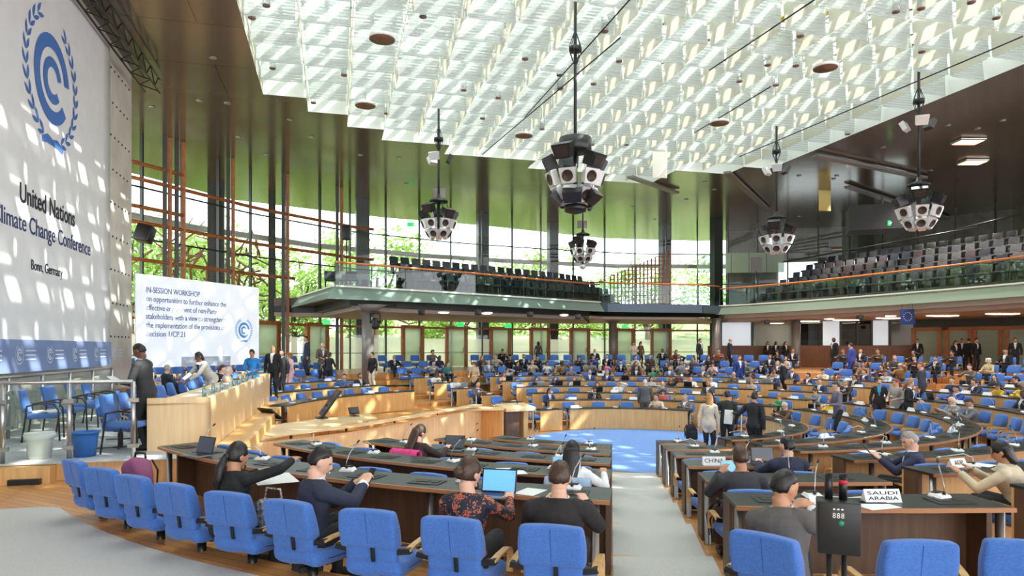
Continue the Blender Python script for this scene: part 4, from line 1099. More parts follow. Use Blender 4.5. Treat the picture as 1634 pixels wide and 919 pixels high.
def slant_screen(p, w, h, tilt, rz, label):
    o = thing('tilted_monitor', label, 'monitor', p, rz); M = Matrix.Translation((0, 0, .06)) @ Matrix.Rotation(tilt, 4, 'X')
    mb = MB(); mb.rbox((0, 0, h / 2), (w, .05, h), .015, 0, M); mb.build('casing', BLACK, o); mb = MB(); mb.box((0, -.03, h / 2), (w - .06, .008, h - .06), 0, 0, M); mb.build('display', mat('dark_display', (36, 40, 50), .15), o)
    mb = MB(); mb.box((0, .02, .01), (w * .6, .3, .02)); mb.tube([(0, .06, .02), (0, .16, h * .45)], .02, 6); mb.build('stand', BLACK, o)
p = atz(512, 667, .95); slant_screen(p, .9, .85, -.62, 1.95 + pi, 'largest tilted black monitor on the pale monitor desk')
p = atz(440, 671, .95); slant_screen(p, .6, .45, -.9, 2.5, 'small tilted monitor at the left end of the monitor desk')
p = atz(566, 664, .95); slant_screen(p, .3, .22, -.6, .6, 'smallest tilted monitor at the right end of the monitor desk')
lec = thing('lectern', 'pale wooden lectern with slanted top beside the blue carpet', 'lectern', (.1, 21.6, 0), .5)
mb = MB(); mb.rbox((0, 0, 1.0), (1.05, .75, .12), .02, 0, None, lambda x, y, z: [x, y, z + .12 * y]); mb.build('reading_top', WOODP, lec)
mb = MB(); mb.box((.3, .1, .47), (.16, .5, .94)); mb.build('side_panel', WOOD, lec); mb = MB(); mb.box((-.12, .1, .47), (.5, .3, .94)); mb.build('post', WOODD, lec)
mb = MB(); mb.tube([(.2, .2, 1.08), (.15, .2, 1.25), (-.1, .0, 1.42)], .012, 6); mb.tube([(-.1, 0, 1.42), (-.16, -.05, 1.46)], .02, 6); mb.build('microphone', BLACK, lec)
# ---------------------------------------------------------------- hanging loudspeaker clusters
def quadpanel(mb, c, n, up, w0, w1, h, t, m=0):
    n = Vector(n).normalized(); x = Vector(up).cross(n).normalized(); y = n.cross(x); c = Vector(c)
    f = [c - x * w0 / 2 - y * h / 2, c + x * w0 / 2 - y * h / 2, c + x * w1 / 2 + y * h / 2, c - x * w1 / 2 + y * h / 2]
    mb.add([p + n * t / 2 for p in f] + [p - n * t / 2 for p in f], [(0, 1, 2, 3), (7, 6, 5, 4), (0, 4, 5, 1), (1, 5, 6, 2), (2, 6, 7, 3), (3, 7, 4, 0)], m)
    return x, y, n
def cluster(label, p, ztop, zbot, s, big):
    o = thing('speaker_cluster', label, 'loudspeaker cluster', p, .2, 'hanging loudspeaker clusters')
    H = ztop - zbot
    mb = MB(); mb.tube([(0, 0, zbot + 1.0 * s - p.z), (0, 0, ZC + .3 - p.z)], .045, 8); mb.build('hanging_rod', DARK, o)
    zr = ZC - (1.0 if big else .95) - p.z
    mb = MB(); mb.lathe([(.17, -.06), (.17, .06)], 14, 0, (0, 0, zr))
    for k in range(6):
        a = k * pi / 3; mb.tube([(.045 * cos(a), .045 * sin(a), zr + .42), (.17 * cos(a), .17 * sin(a), zr + .06), (.17 * cos(a), .17 * sin(a), zr - .06), (.045 * cos(a), .045 * sin(a), zr - .4)], .012, 5)
    mb.build('cable_cage', DARK, o)
    if not big:
        for k in range(3):
            a = k * 2.1; mb = MB(); quadpanel(mb, (.42 * cos(a), .42 * sin(a), zr - .75), (cos(a), sin(a), -.5), (0, 0, 1), .34, .4, .3, .16); mb.build('floodlight', CHROME if k else BLACK, o)
    zt = ztop - p.z
    if big:
        mb = MB(); mb.lathe([(.42, -.42), (.44, -.4), (.44, -.05), (.3, 0), (.1, .06)], 18, 0, (0, 0, zt)); mb.build('drum_housing', BLACK, o)
    else:
        mb = MB(); mb.lathe([(.36, -.12), (.36, -.05), (.1, .05), (.05, .2)], 16, 0, (0, 0, zt))
        for k in range(6): mb.tube([(.3 * cos(k), .3 * sin(k), zt - .1), (.42 * cos(k), .42 * sin(k), zt - .5)], .014, 5)
        mb.build('hanger_plate', DARK, o)
    zh = zt - (.68 if big else .55); nb = 5
    for k in range(nb):          # dark horn boxes around the top
        a = 2 * pi * k / nb + .25; r = .78 * s if k % 2 else .66 * s; dz = (.12 if k % 2 else -.06) * s
        mb = MB(); quadpanel(mb, (r * cos(a), r * sin(a), zh + dz), (cos(a), sin(a), -.5), (0, 0, 1), .42 * s, .54 * s, .38 * s, .34 * s); b = mb.build('horn_box', BLACK, o)
        mb = MB(); x, y, n = quadpanel(mb, Vector((r * cos(a), r * sin(a), zh + dz)) + Vector((cos(a), sin(a), -.5)).normalized() * .18 * s, (cos(a), sin(a), -.5), (0, 0, 1), .34 * s, .44 * s, .28 * s, .03); mb.build('horn_grille', mat('horn_brown', (44, 32, 30), .6) if 'horn_brown' not in bpy.data.materials else bpy.data.materials['horn_brown'], b)
    nc = 7
    for tier in range(2):        # two tiers of cabinets tapering to the bottom
        for k in range(nc):
            a = 2 * pi * (k + .5) / nc + .1; r = (.66, .44)[tier] * s; z = zh - (.52, .95)[tier] * s
            n = Vector((cos(a), sin(a), -(.35, .65)[tier])).normalized()
            mb = MB(); quadpanel(mb, (r * cos(a), r * sin(a), z), n, (0, 0, 1), (.36, .26)[tier] * s, (.46, .36)[tier] * s, .40 * s, .18 * s); b = mb.build('speaker_cabinet', CHROME, o)
            c = Vector((r * cos(a), r * sin(a), z)) + n * .095 * s; M = Matrix.Translation(c) @ n.to_track_quat('Z', 'Y').to_matrix().to_4x4()
            mb = MB(); mb.lathe([(.155 * s, 0), (.15 * s, .012), (.1 * s, -.02), (.03 * s, -.03), (.02 * s, 0)], 16, 0, (0, 0, 0), M); mb.build('driver_cone', CONE, b)
    mb = MB(); mb.tube([(0, 0, zt - .1), (0, 0, zbot - p.z + .1)], .06, 8)
    mb.build('core_tube', DARK, o)
    if big:
        for k in range(5):
            a = 2 * pi * k / 5 + .5; mb = MB(); quadpanel(mb, (.52 * cos(a), .52 * sin(a), zbot - p.z + .38), (cos(a), sin(a), -1.3), (0, 0, 1), .46, .5, .36, .2); mb.build('lower_horn_box', BLACK, o)
        mb = MB(); mb.lathe([(.1, -.12), (.3, -.06), (.32, .1), (.1, .16)], 12, 0, (0, 0, zbot - p.z + .1)); mb.build('bottom_ring', BLACK, o)
    else:
        mb = MB(); mb.lathe([(.05, -.1), (.2 * s, 0), (.24 * s, .12), (.05, .2)], 12, 0, (0, 0, zbot - p.z + .1)); mb.build('bottom_ring', CHROME, o)
for px, yt, yb, d, big, lab in ((918, 218, 340, 18.8, True, 'largest loudspeaker cluster, hanging on a long rod in the middle'), (700, 318, 378, 27.1, False, 'loudspeaker cluster hanging at the left over the gallery'), (930, 372, 430, 36.5, False, 'smallest and farthest loudspeaker cluster, below the largest one'),
        (1239, 345, 405, 28.8, False, 'loudspeaker cluster hanging before the right gallery, left of two'), (1466, 292, 366, 22.9, False, 'loudspeaker cluster hanging at far right over the right gallery')):
    zt, zb = EYE + (HY - yt) * d / F, EYE + (HY - yb) * d / F
    cluster(lab, Vector(((px - CX) / F * d, d, zb)), zt, zb, 1.0 if big else .86, big)
# discs and tubular lamps in the skylight
for px, py, nm in ((610, 63, 'largest, at upper left'), (583, 169, 'near the left skylight edge'), (836, 217, 'left of the biggest speaker cluster'), (1148, 197, 'right of the biggest speaker cluster'), (1317, 109, 'at upper right')):
    o = thing('ceiling_disc', 'round brown disc with pale rim hanging under the skylight, ' + nm, 'ceiling disc', atz(px, py, ZC - .12))
    mb = MB(); mb.lathe([(.38, .0), (.38, .09)], 24); mb.build('rim', WHITE, o); mb = MB(); mb.lathe([(.37, -.012), (.37, 0)], 24); mb.build('face', mat('disc_brown', (120, 86, 66), .6) if 'disc_brown' not in bpy.data.materials else bpy.data.materials['disc_brown'], o)
    mb = MB(); mb.tube([(0, 0, .09), (0, 0, .5)], .015, 5); mb.build('hanger', STEEL, o)
TUBEG = glass('lamp_tube_glass', (235, 238, 240), .15, .05, .2)
for px, py in ((402, 30), (425, 10), (549, 121), (500, 165), (435, 110), (675, 28), (740, 145), (795, 157), (965, 51), (988, 99), (838, 95), (893, 121), (894, 142), (947, 135), (1277, 59), (1430, 20), (1470, 15), (1550, 5), (1471, 84), (1270, 106), (1225, 105), (1180, 131), (1238, 137), (617, 182), (770, 190), (945, 232), (1000, 232), (1352, 215), (1590, 30), (865, 207)):
    o = thing('skylight_lamp', 'small glass tube lamp with dark end hanging among the skylight panels', 'lamp', atz(px, py, ZC + .02), 0, 'tube lamps in the skylight')
    mb = MB(); mb.lathe([(.1, .02), (.1, .42)], 12); mb.build('tube', TUBEG, o); mb = MB(); mb.lathe([(.1, 0), (.11, .03)], 12); mb.build('end_cap', mat('lamp_mauve', (130, 96, 96), .4) if 'lamp_mauve' not in bpy.data.materials else bpy.data.materials['lamp_mauve'], o)
o = thing('hanging_sheet', 'cream rectangular sheet hanging from the skylight right of the biggest speaker cluster', 'sheet', atz(1053, 258, ZC - .5), .2); mb = MB(); mb.rbox((0, 0, 0), (.72, .02, 1.5), .008); mb.build('sheet', mat('cream_sheet', (240, 238, 226), .7), o)
for px, py, nm in ((1316, 320, 'lit yellow acoustic sheet hanging before the right wall'),):
    o = thing('hanging_sheet', nm, 'sheet', atd(px, py, 40), .15); mb = MB(); mb.rbox((0, 0, 0), (.75, .03, 1.2), .01); mb.build('sheet', mat('yellow_sheet', (222, 200, 120), .7), o)
for px, py, d, nm in ((701, 308, 30, 'above the left speaker cluster'), (929, 358, 39, 'above the farthest speaker cluster')):
    mb = MB(); mb.rbox((0, 0, 0), (.55, .04, .42), .01); tag(mb.build('acoustic_plate', COLM, None, atd(px, py, d)), 'small grey square plate ' + nm, 'plate', 'grey plates by the clusters')
# ---------------------------------------------------------------- people
def ik(S, T, l1, l2, pole):
    S, T, pole = Vector(S), Vector(T), Vector(pole); d = T - S; L = d.length
    if L > (l1 + l2) * .985: T = S + d.normalized() * (l1 + l2) * .985; d = T - S; L = d.length
    n = d.normalized(); a = (l1 * l1 - l2 * l2 + L * L) / (2 * L); h = sqrt(max(0, l1 * l1 - a * a))
    p = (pole - n * pole.dot(n)).normalized()
    return S + n * a + p * h, T
def head_shape(mb, M, fem):
    nu, nv = 22, 16; rings = []
    for j in range(nv + 1):
        ph = pi * j / nv; r = []
        for k in range(nu):
            t = 2 * pi * k / nu; x, y, z = sin(ph) * cos(t), sin(ph) * sin(t), -cos(ph)
            jaw = max(0, -z) ** 1.3
            X = x * .076 * (1 - .34 * jaw); Y = y * .094 * (1 - .12 * jaw * (y < 0)) + .012 * jaw; Z = z * .116
            if y > .3: Y += .006 * max(0, 1 - abs(z - .25) * 5) * (1 - abs(x)); Y -= .008 * max(0, 1 - abs(z - .02) * 7) * (abs(abs(x) - .4) < .25)
            r.append((X, Y, Z))
        rings.append(r)
    mb.loft(rings, 0, M)
    mb.tube([(0, .088, .028), (0, .103, -.005), (0, .108, -.026), (0, .088, -.032)], [.007, .011, .014, .01], 8, 0, M)
    mb.tube([(-.02, .09, -.055), (0, .096, -.055), (.02, .09, -.055)], [.005, .008, .005], 6, 0, M)
    mb.ell((0, .082, -.095), (.022, .016, .018), 8, 6, 0, M)
    for s in (-1, 1): mb.ell((s * .077, -.004, -.008), (.01, .02, .03), 8, 6, 0, M)
def hand(mb, wrist, fw, side, curl, palm_down):
    fw = Vector(fw).normalized(); up = Vector(palm_down); up = (up - fw * up.dot(fw)).normalized(); x = fw.cross(up) * 1.0
    W_ = Vector(wrist); M = Matrix((x, fw, up)).transposed().to_4x4(); M.translation = W_
    mb.rbox((0, .045, 0), (.08, .09, .03), .014, 0, M, None, 1)
    for i, (xx, L) in enumerate(((-.031, .066), (-.0105, .078), (.0105, .074), (.031, .058))):
        c = curl; p1 = Vector((xx, .085, 0)); p2 = p1 + Vector((xx * .12, L * .5 * cos(c * .5), -L * .5 * sin(c * .5))); p3 = p2 + Vector((0, L * .5 * cos(c * 1.5), -L * .5 * sin(c * 1.5)))
        mb.tube([p1 - Vector((0, .02, 0)), p1, p2, p3], [.0095, .0095, .0088, .0075], 6, 0, M)
    s = -side
    mb.tube([(s * .03, .015, -.004), (s * .055, .045, -.016), (s * .055, .075, -.024 - .02 * curl)], [.013, .011, .009], 6, 0, M)
class Pose:
    def __init__(s, sit=True, lean=8, side=0, yaw=0, pitch=12, nod=0, wl=(-.2, .5, .78), wr=(.2, .5, .78), pole=None, twist=0, ank=None, curl=.6, hips=None, shrug=0):
        s.__dict__.update(locals()); del s.__dict__['s']
BODIES = {}
def body(name, ps, fem, hi):
    key = (name, fem, hi)
    if key in BODIES: return BODIES[key]
    vox = .0095 if hi else .017
    mb = MB(); bones = []
    P = Vector((0, -.05, .465)) if ps.sit else Vector((0, 0, .94))
    if ps.hips: P = Vector(ps.hips)
    lean, sd = radians(ps.lean), radians(ps.side)
    ax = Vector((sin(sd), sin(lean), cos(lean) * cos(sd))).normalized(); Ls = .455 if ps.sit else .50
    tw = Matrix.Rotation(radians(ps.twist), 3, 'Z'); lat = tw @ Vector((1, 0, 0)); lat = (lat - ax * lat.dot(ax)).normalized(); fw = ax.cross(lat)
    k = .9 if fem else 1.0
    rings = []
    prof = [(-.2, .085, .075), (-.1, .15, .115), (0, .172 if not fem else .182, .122), (.2, .15, .112), (.4, .142 if not fem else .126, .105), (.6, .158, .116), (.78, .178, .118), (.9, .172, .1), (.98, .12, .08), (1.04, .06, .062)]
    for t, rx, ry in prof:
        lt = lat if t > .3 else (lat * max(0, t) / .3 + Vector((1, 0, 0)) * (1 - max(0, t) / .3)).normalized(); f2 = ax.cross(lt)
        c = P + ax * (t * Ls) + f2 * (.012 * sin(pi * max(0, t)))
        rx *= (k if t > .3 else 1); bust = .02 * max(0, 1 - abs(t - .66) * 5) if fem else 0
        rings.append([c + lt * rx * cos(2 * pi * q / 18) + f2 * (ry * (1 if sin(2 * pi * q / 18) < 0 else 1) + (bust if sin(2 * pi * q / 18) > 0 else 0)) * sin(2 * pi * q / 18) for q in range(18)])
    mb.loft(rings)
    N = P + ax * Ls
    bones += [('pelvis', P - ax * .1, P + ax * .06, .15), ('torso', P + ax * .1, P + ax * .42, .15), ('torso', N - ax * .07 - lat * .1, N - ax * .07 + lat * .1, .09)]
    H = N + ax * .02 + Vector((0, .0, .15)) + fw * .035
    hm = Matrix.Translation(H) @ Matrix.Rotation(radians(ps.yaw + ps.twist), 4, 'Z') @ Matrix.Rotation(radians(-ps.pitch), 4, 'X') @ Matrix.Rotation(radians(ps.nod), 4, 'Y')
    hb = hm @ Vector((0, -.025, -.07))
    mb.tube([N - ax * .06, N + ax * .01, hb], [.075, .06, .055], 12); bones.append(('neck', N + ax * .015, hb, .055)); bones.append(('head', hm @ Vector((0, 0, -.03)), hm @ Vector((0, 0, .03)), .09))
    head_shape(mb, hm, fem)
    sw = .165 if fem else .19
    for s, wt in ((-1, ps.wl), (1, ps.wr)):
        S = N - ax * .065 + lat * s * sw + Vector((0, 0, ps.shrug))
        pole = ps.pole[0 if s < 0 else 1] if ps.pole else (s * .7, -.5, -.9)
        E_, T = ik(S, wt, .29, .265, pole)
        a, b, c = (.052, .043, .03) if not fem else (.044, .036, .025)
        mb.ell(S, (a * 1.15,) * 3, 10, 8); mb.tube([N - ax * .05 + lat * s * .1, S], [.07, a * 1.1], 10); mb.tube([S, E_], [a, b], 10); mb.ell(E_, (b,) * 3, 8, 6); mb.tube([E_, T], [b, c], 10)
        bones += [('uarm', S, E_, .045), ('farm', E_, T, .035)]
        f = (T - E_).normalized(); hand(mb, T, f, s, ps.curl, (0, 0, 1) if abs(f.z) < .8 else (s, 0, 0)); bones.append(('hand', T + f * .02, T + f * .16, .035))
    for s in (-1, 1):
        Hp = P + Vector((s * .09, 0, -.02))
        if ps.sit: A = Vector(ps.ank[0 if s < 0 else 1]) if ps.ank else Vector((s * .11, .36, .09)); K, A = ik(Hp, A, .43, .43, (s * .1, .7, .9))
        else: A = Vector(ps.ank[0 if s < 0 else 1]) if ps.ank else Vector((s * .1, -.02, .09)); K, A = ik(Hp, A, .43, .43, (0, 1, 0))
        mb.ell(Hp, (.095, .095, .095), 10, 8); mb.tube([Hp, K], [.09, .06], 10); mb.ell(K, (.058,) * 3, 8, 6); mb.tube([K, (K * .6 + A * .4), A], [.056, .054, .038], 10)
        bones += [('leg', Hp, K, .075), ('leg', K, A, .048)]
        mb.tube([A + Vector((0, -.05, -.04)), A + Vector((s * .01, .05, -.045)), A + Vector((s * .02, .17, -.06))], [.042, .042, .028], 10); bones.append(('foot', A + Vector((0, -.03, -.05)), A + Vector((s * .02, .17, -.06)), .04))
    me = mb.mesh('body_raw', []); ob = bpy.data.objects.new('tmp', me); COL.objects.link(ob)
    r = ob.modifiers.new('r', 'REMESH'); r.mode = 'VOXEL'; r.voxel_size = vox
    sm = ob.modifiers.new('s', 'SMOOTH'); sm.factor = .5; sm.iterations = 3 if hi else 2
    dg = bpy.context.evaluated_depsgraph_get(); out = bpy.data.meshes.new_from_object(ob.evaluated_get(dg)); bpy.data.objects.remove(ob)
    out.name = 'body'
    nv = len(out.vertices); co = np.empty(nv * 3, 'f'); out.vertices.foreach_get('co', co); co = co.reshape(-1, 3); no = np.empty(nv * 3, 'f'); out.vertex_normals.foreach_get('vector', no); no = no.reshape(-1, 3)
    best = np.full(nv, 9.0); lab = np.zeros(nv, int); names = ['pelvis', 'torso', 'neck', 'head', 'uarm', 'farm', 'hand', 'leg', 'foot']; tpar = np.zeros(nv)
    for nm, a, b, rad in bones:
        a, b = np.array(a), np.array(b); d = b - a; t = np.clip(((co - a) @ d) / (d @ d), 0, 1); q = np.linalg.norm(co - (a + t[:, None] * d), axis=1) - rad
        m = q < best; best[m] = q[m]; lab[m] = names.index(nm); tpar[m] = t[m]
    polys = [list(p.vertices) for p in out.polygons]
    pl = np.array([lab[p[0]] for p in polys])
    # face details by colour: eyes, brows and lips, in head space
    inv = hm.inverted(); hl = (np.array(inv.to_3x3()) @ co.T).T + np.array(inv.translation)
    mi = np.zeros(len(polys), int)
    for i, p in enumerate(polys):
        if pl[i] == 3:
            c = hl[p].mean(0)
            if c[1] > .055:
                if abs(abs(c[0]) - .031) < .014 and abs(c[2] - .016) < .007: mi[i] = 1
                elif abs(c[0]) < .024 and abs(c[2] + .055) < .009: mi[i] = 2
    out.polygons.foreach_set('material_index', mi); out.polygons.foreach_set('use_smooth', [True] * len(polys))
    def shell(sel, off, nm, slot=None):
        ids = {}; vs = []; fs = []; ms = []
        for i in sel:
            f = []
            for v in polys[i]:
                if v not in ids: ids[v] = len(vs); vs.append(co[v] + no[v] * off)
                f.append(ids[v])
            fs.append(f); ms.append(slot(i) if slot else 0)
        m = bpy.data.meshes.new(nm); m.from_pydata([tuple(map(float, v)) for v in vs], [], fs); m.polygons.foreach_set('use_smooth', [True] * len(fs)); m.polygons.foreach_set('material_index', ms)
        return m
    fwv, axv, latv, Pn, Nn = np.array(fw), np.array(ax), np.array(lat), np.array(P), np.array(N)
    def shirt(i):
        c = co[polys[i]].mean(0) - Pn; t = c @ axv / Ls; x = abs(c @ latv); y = c @ fwv
        if y > .02 and t > .42 and x < .012 + .075 * (t - .42): return 2 if x < .014 + 0 * t and t < .92 else 1
        return 0
    def in_top(i, long):
        l = pl[i]; v = polys[i][0]
        if l in (1, 2):
            e = co[v] - Nn; h_ = e @ axv
            return h_ < .012 or np.linalg.norm(e - h_ * axv) > .085
        if l == 4: return True
        if l == 5: return tpar[v] < .93
        if l == 2: return tpar[v] < .12
        if l == 0: return True
        return long and l == 7 and (co[v] - Pn) @ axv > -.16 and not ps.sit
    def collar(m, r0, r1, lift):
        mbc = MB(); rg = []
        nd = (hb - N).normalized(); lx = lat; ly = nd.cross(lx).normalized()
        for q, rr_ in ((-.05, r0 + .03), (-.01, r0 + .004), (lift, r1), (lift + .004, r1 - .012), (-.02, r1 - .014)):
            c = N + nd * q
            rg.append([c + (lx * cos(2 * pi * w / 20) + ly * sin(2 * pi * w / 20)) * rr_ - nd * (.02 * sin(2 * pi * w / 20) if q > -.04 else 0) * (1 if ly.y * fw.y >= 0 else -1) for w in range(20)])
        mbc.loft(rg, 0, None, False)
        if r0 > .09:
            mbc.loft([[N + nd * q + (lx * cos(2 * pi * w / 20) + ly * sin(2 * pi * w / 20)) * rr_ for w in range(20)] for q, rr_ in ((-.03, .08), (.036, .0745), (.038, .067), (0, .066))], 1, None, False)
        bm = bmesh.new(); bm.from_mesh(m); off = len(bm.verts)
        vv = [bm.verts.new(p) for p in mbc.v]
        for f, mi_ in zip(mbc.f, mbc.m):
            nf = bm.faces.new([vv[q] for q in f]); nf.smooth = True; nf.material_index = mi_
        bm.to_mesh(m); bm.free(); return m
    top = [i for i in range(len(polys)) if in_top(i, False)]; coat = [i for i in range(len(polys)) if in_top(i, True)]
    short = [i for i in top if pl[i] != 5]
    legs = [i for i in range(len(polys)) if pl[i] in (7, 0)]; feet = [i for i in range(len(polys)) if pl[i] == 8]
    d = dict(body=out, suit=collar(shell(coat, .016 if not hi else .017, 'jacket', shirt), .096, .086, .02), top=collar(shell(top, .011, 'top'), .084, .076, .006), tee=collar(shell(short, .012, 'top'), .084, .076, .004), trousers=shell(legs, .009, 'trousers'), shoes=shell(feet, .006, 'shoes'), head=hm, ps=ps, P=P, ax=ax)
    BODIES[key] = d
    return d
def hair_mesh(kind, seed=1):
    mb = MB(); rr = random.Random(seed); nu, nv = 28, 18; rings = []
    for j in range(nv + 1):
        ph = pi * j / nv; r = []
        for k in range(nu):
            t = 2 * pi * k / nu; x, y, z = sin(ph) * cos(t), sin(ph) * sin(t), -cos(ph)
            g = 1.0 + .018 * sin(9 * t + 5 * z) + .02 * sin(23 * t + 3 * sin(4 * z)) * (1 - abs(z) ** 4) + rr.uniform(-.02, .02)
            X, Y, Z = x * .0825 * g, y * .101 * g - .007, z * .122 * g + .006
            if kind == 'bald': e = min(.035 - Z, Z + .06, (.25 - y) * .1)
            elif kind == 'short': e = Z - (.058 if y > .55 else .02 + .05 * max(0, y) if y > -.05 else -.045 - .02 * min(1, -y * 1.5))
            else: e = Z - (.055 - .06 * (abs(x) > .5) if y > .5 else -.075 if y < .2 else -.02)
            k_ = max(0, min(1, e / .022)); k_ = k_ * k_ * (3 - 2 * k_); sc_ = .8 + .2 * k_
            if kind == 'bald': sc_ = .84 + .13 * k_
            X, Y, Z = X * sc_, Y * sc_, Z * sc_
            r.append((X, Y, Z))
        rings.append(r)
    mb.loft(rings)
    def drop(z1, w0, w1, y0=-.075, y1=-.1):
        R_ = []
        for i in range(9):
            q = i / 8; z = .04 + (z1 - .04) * q; w = (w0 + (w1 - w0) * q) * (1.0 + .2 * sin(pi * min(1, q * 1.4))) * (1 - .35 * max(0, q - .8) * 5); yy = y0 + (y1 - y0) * q
            R_.append([(w * cos(2 * pi * k / 16) * (1 + .04 * sin(k * 5 + i)), yy + (.045 if q < .9 else .03) * sin(2 * pi * k / 16), z) for k in range(16)])
        mb.loft(R_)
    if kind == 'long': drop(-.34, .075, .085)
    if kind == 'bob': drop(-.16, .09, .085, -.05, -.06)
    if kind == 'bun': mb.ell((0, -.11, -.0), (.045, .04, .045), 12, 8)
    if kind == 'pony':
        mb.ell((0, -.105, -.02), (.03, .03, .03), 10, 6); mb.tube([(0, -.11, -.03), (0, -.14, -.12), (.01, -.135, -.22), (.015, -.12, -.31)], [.03, .04, .035, .012], 10)
    if kind == 'curly':
        for _ in range(60):
            a = rr.uniform(0, 2 * pi); z = rr.uniform(-.12, .11); rad = sqrt(max(.1, 1 - (z / .14) ** 2)) * .09
            p = (rad * cos(a), rad * sin(a) - .03, z)
            if p[1] < .035 or z > .07: mb.ell(p, (.03, .03, .03), 6, 4)
    me = mb.mesh('hair', []); return me
HAIRM = {k: hair_mesh(k) for k in ('short', 'bald', 'long', 'bob', 'bun', 'pony', 'curly')}
CM = {}
def cm(rgb, kind='cloth'):
    key = (tuple(rgb), kind)
    if key not in CM:
        n = '%s_%s' % (kind, '_'.join(map(str, rgb)))
        CM[key] = mat(n, rgb, {'skin': .5, 'hair': .45}.get(kind, .8), var=.06 if kind == 'cloth' else 0, vscale=40 if kind == 'hair' else 11, bump=.25 if kind == 'hair' else .55 if kind == 'cloth' else 0)
    return CM[key]
SKIN = dict(l=(226, 178, 152), m=(196, 142, 108), d=(112, 74, 54), b=(74, 48, 38))
HAIRC = dict(k=(24, 20, 19), b=(66, 44, 30), l=(166, 116, 64), g=(150, 146, 142), w=(214, 212, 208), r=(150, 66, 34), x=(120, 26, 40))
SHIRT = cm((232, 232, 236)); LIPS = mat('lips', (170, 92, 84), .5); EYED = mat('eye_dark', (40, 30, 26), .3)
def slots(o, ms):
    for i, m in enumerate(ms):
        if i >= len(o.data.materials): o.data.materials.append(None)
    for i, m in enumerate(ms):
        o.material_slots[i].link = 'OBJECT'; o.material_slots[i].material = m
def person(label, loc_, rz, d, hair, hc, skin, kind, col, legs=(34, 34, 38), tie=None, group=None, scale=1.0, shoes=True, shirt=None):
    t = thing('person', label, 'person', loc_, rz, group); t.scale = (scale,) * 3
    o = put('body', d['body'], t); slots(o, [cm(SKIN[skin], 'skin'), EYED, LIPS])
    top = col if isinstance(col, bpy.types.Material) else cm(col)
    if kind == 'suit':
        o = put('jacket', d['suit'], t); sh = cm(shirt) if shirt else SHIRT; slots(o, [top, sh, cm(tie) if tie else sh])
    else:
        o = put('top', d['tee' if kind == 'tee' else 'top'], t); slots(o, [top])
    o = put('trousers', d['trousers'], t); slots(o, [cm(legs)])
    if shoes: o = put('shoes', d['shoes'], t); slots(o, [BLACK])
    if hair:
        o = put('hair', HAIRM[hair], t); o.matrix_local = d['head']; slots(o, [cm(HAIRC[hc], 'hair')])
    return t
PO = dict(
    type=Pose(), read=Pose(lean=14, pitch=34, wl=(-.12, .46, .8), wr=(.12, .46, .8)), up=Pose(lean=0, yaw=25, pitch=2, wl=(-.14, .34, .66), wr=(.12, .36, .66)),
    turn=Pose(lean=6, yaw=-40, pitch=6, wl=(-.2, .5, .79), wr=(.1, .4, .8), twist=-10), chin=Pose(lean=12, pitch=14, yaw=12, wl=(-.07, .2, 1.1), wr=(.15, .5, .79)),
    stand=Pose(False, 2, 0, 10, 6, 0, (-.25, .05, .80), (.25, .05, .80)), hold=Pose(False, 4, 0, -10, 22, 0, (-.12, .3, 1.08), (.14, .32, 1.06)), talk=Pose(False, 2, 0, 25, 4, 0, (-.24, .05, .82), (.2, .38, 1.2)))
def pb(pose, fem): return body(pose, PO[pose], fem, False)
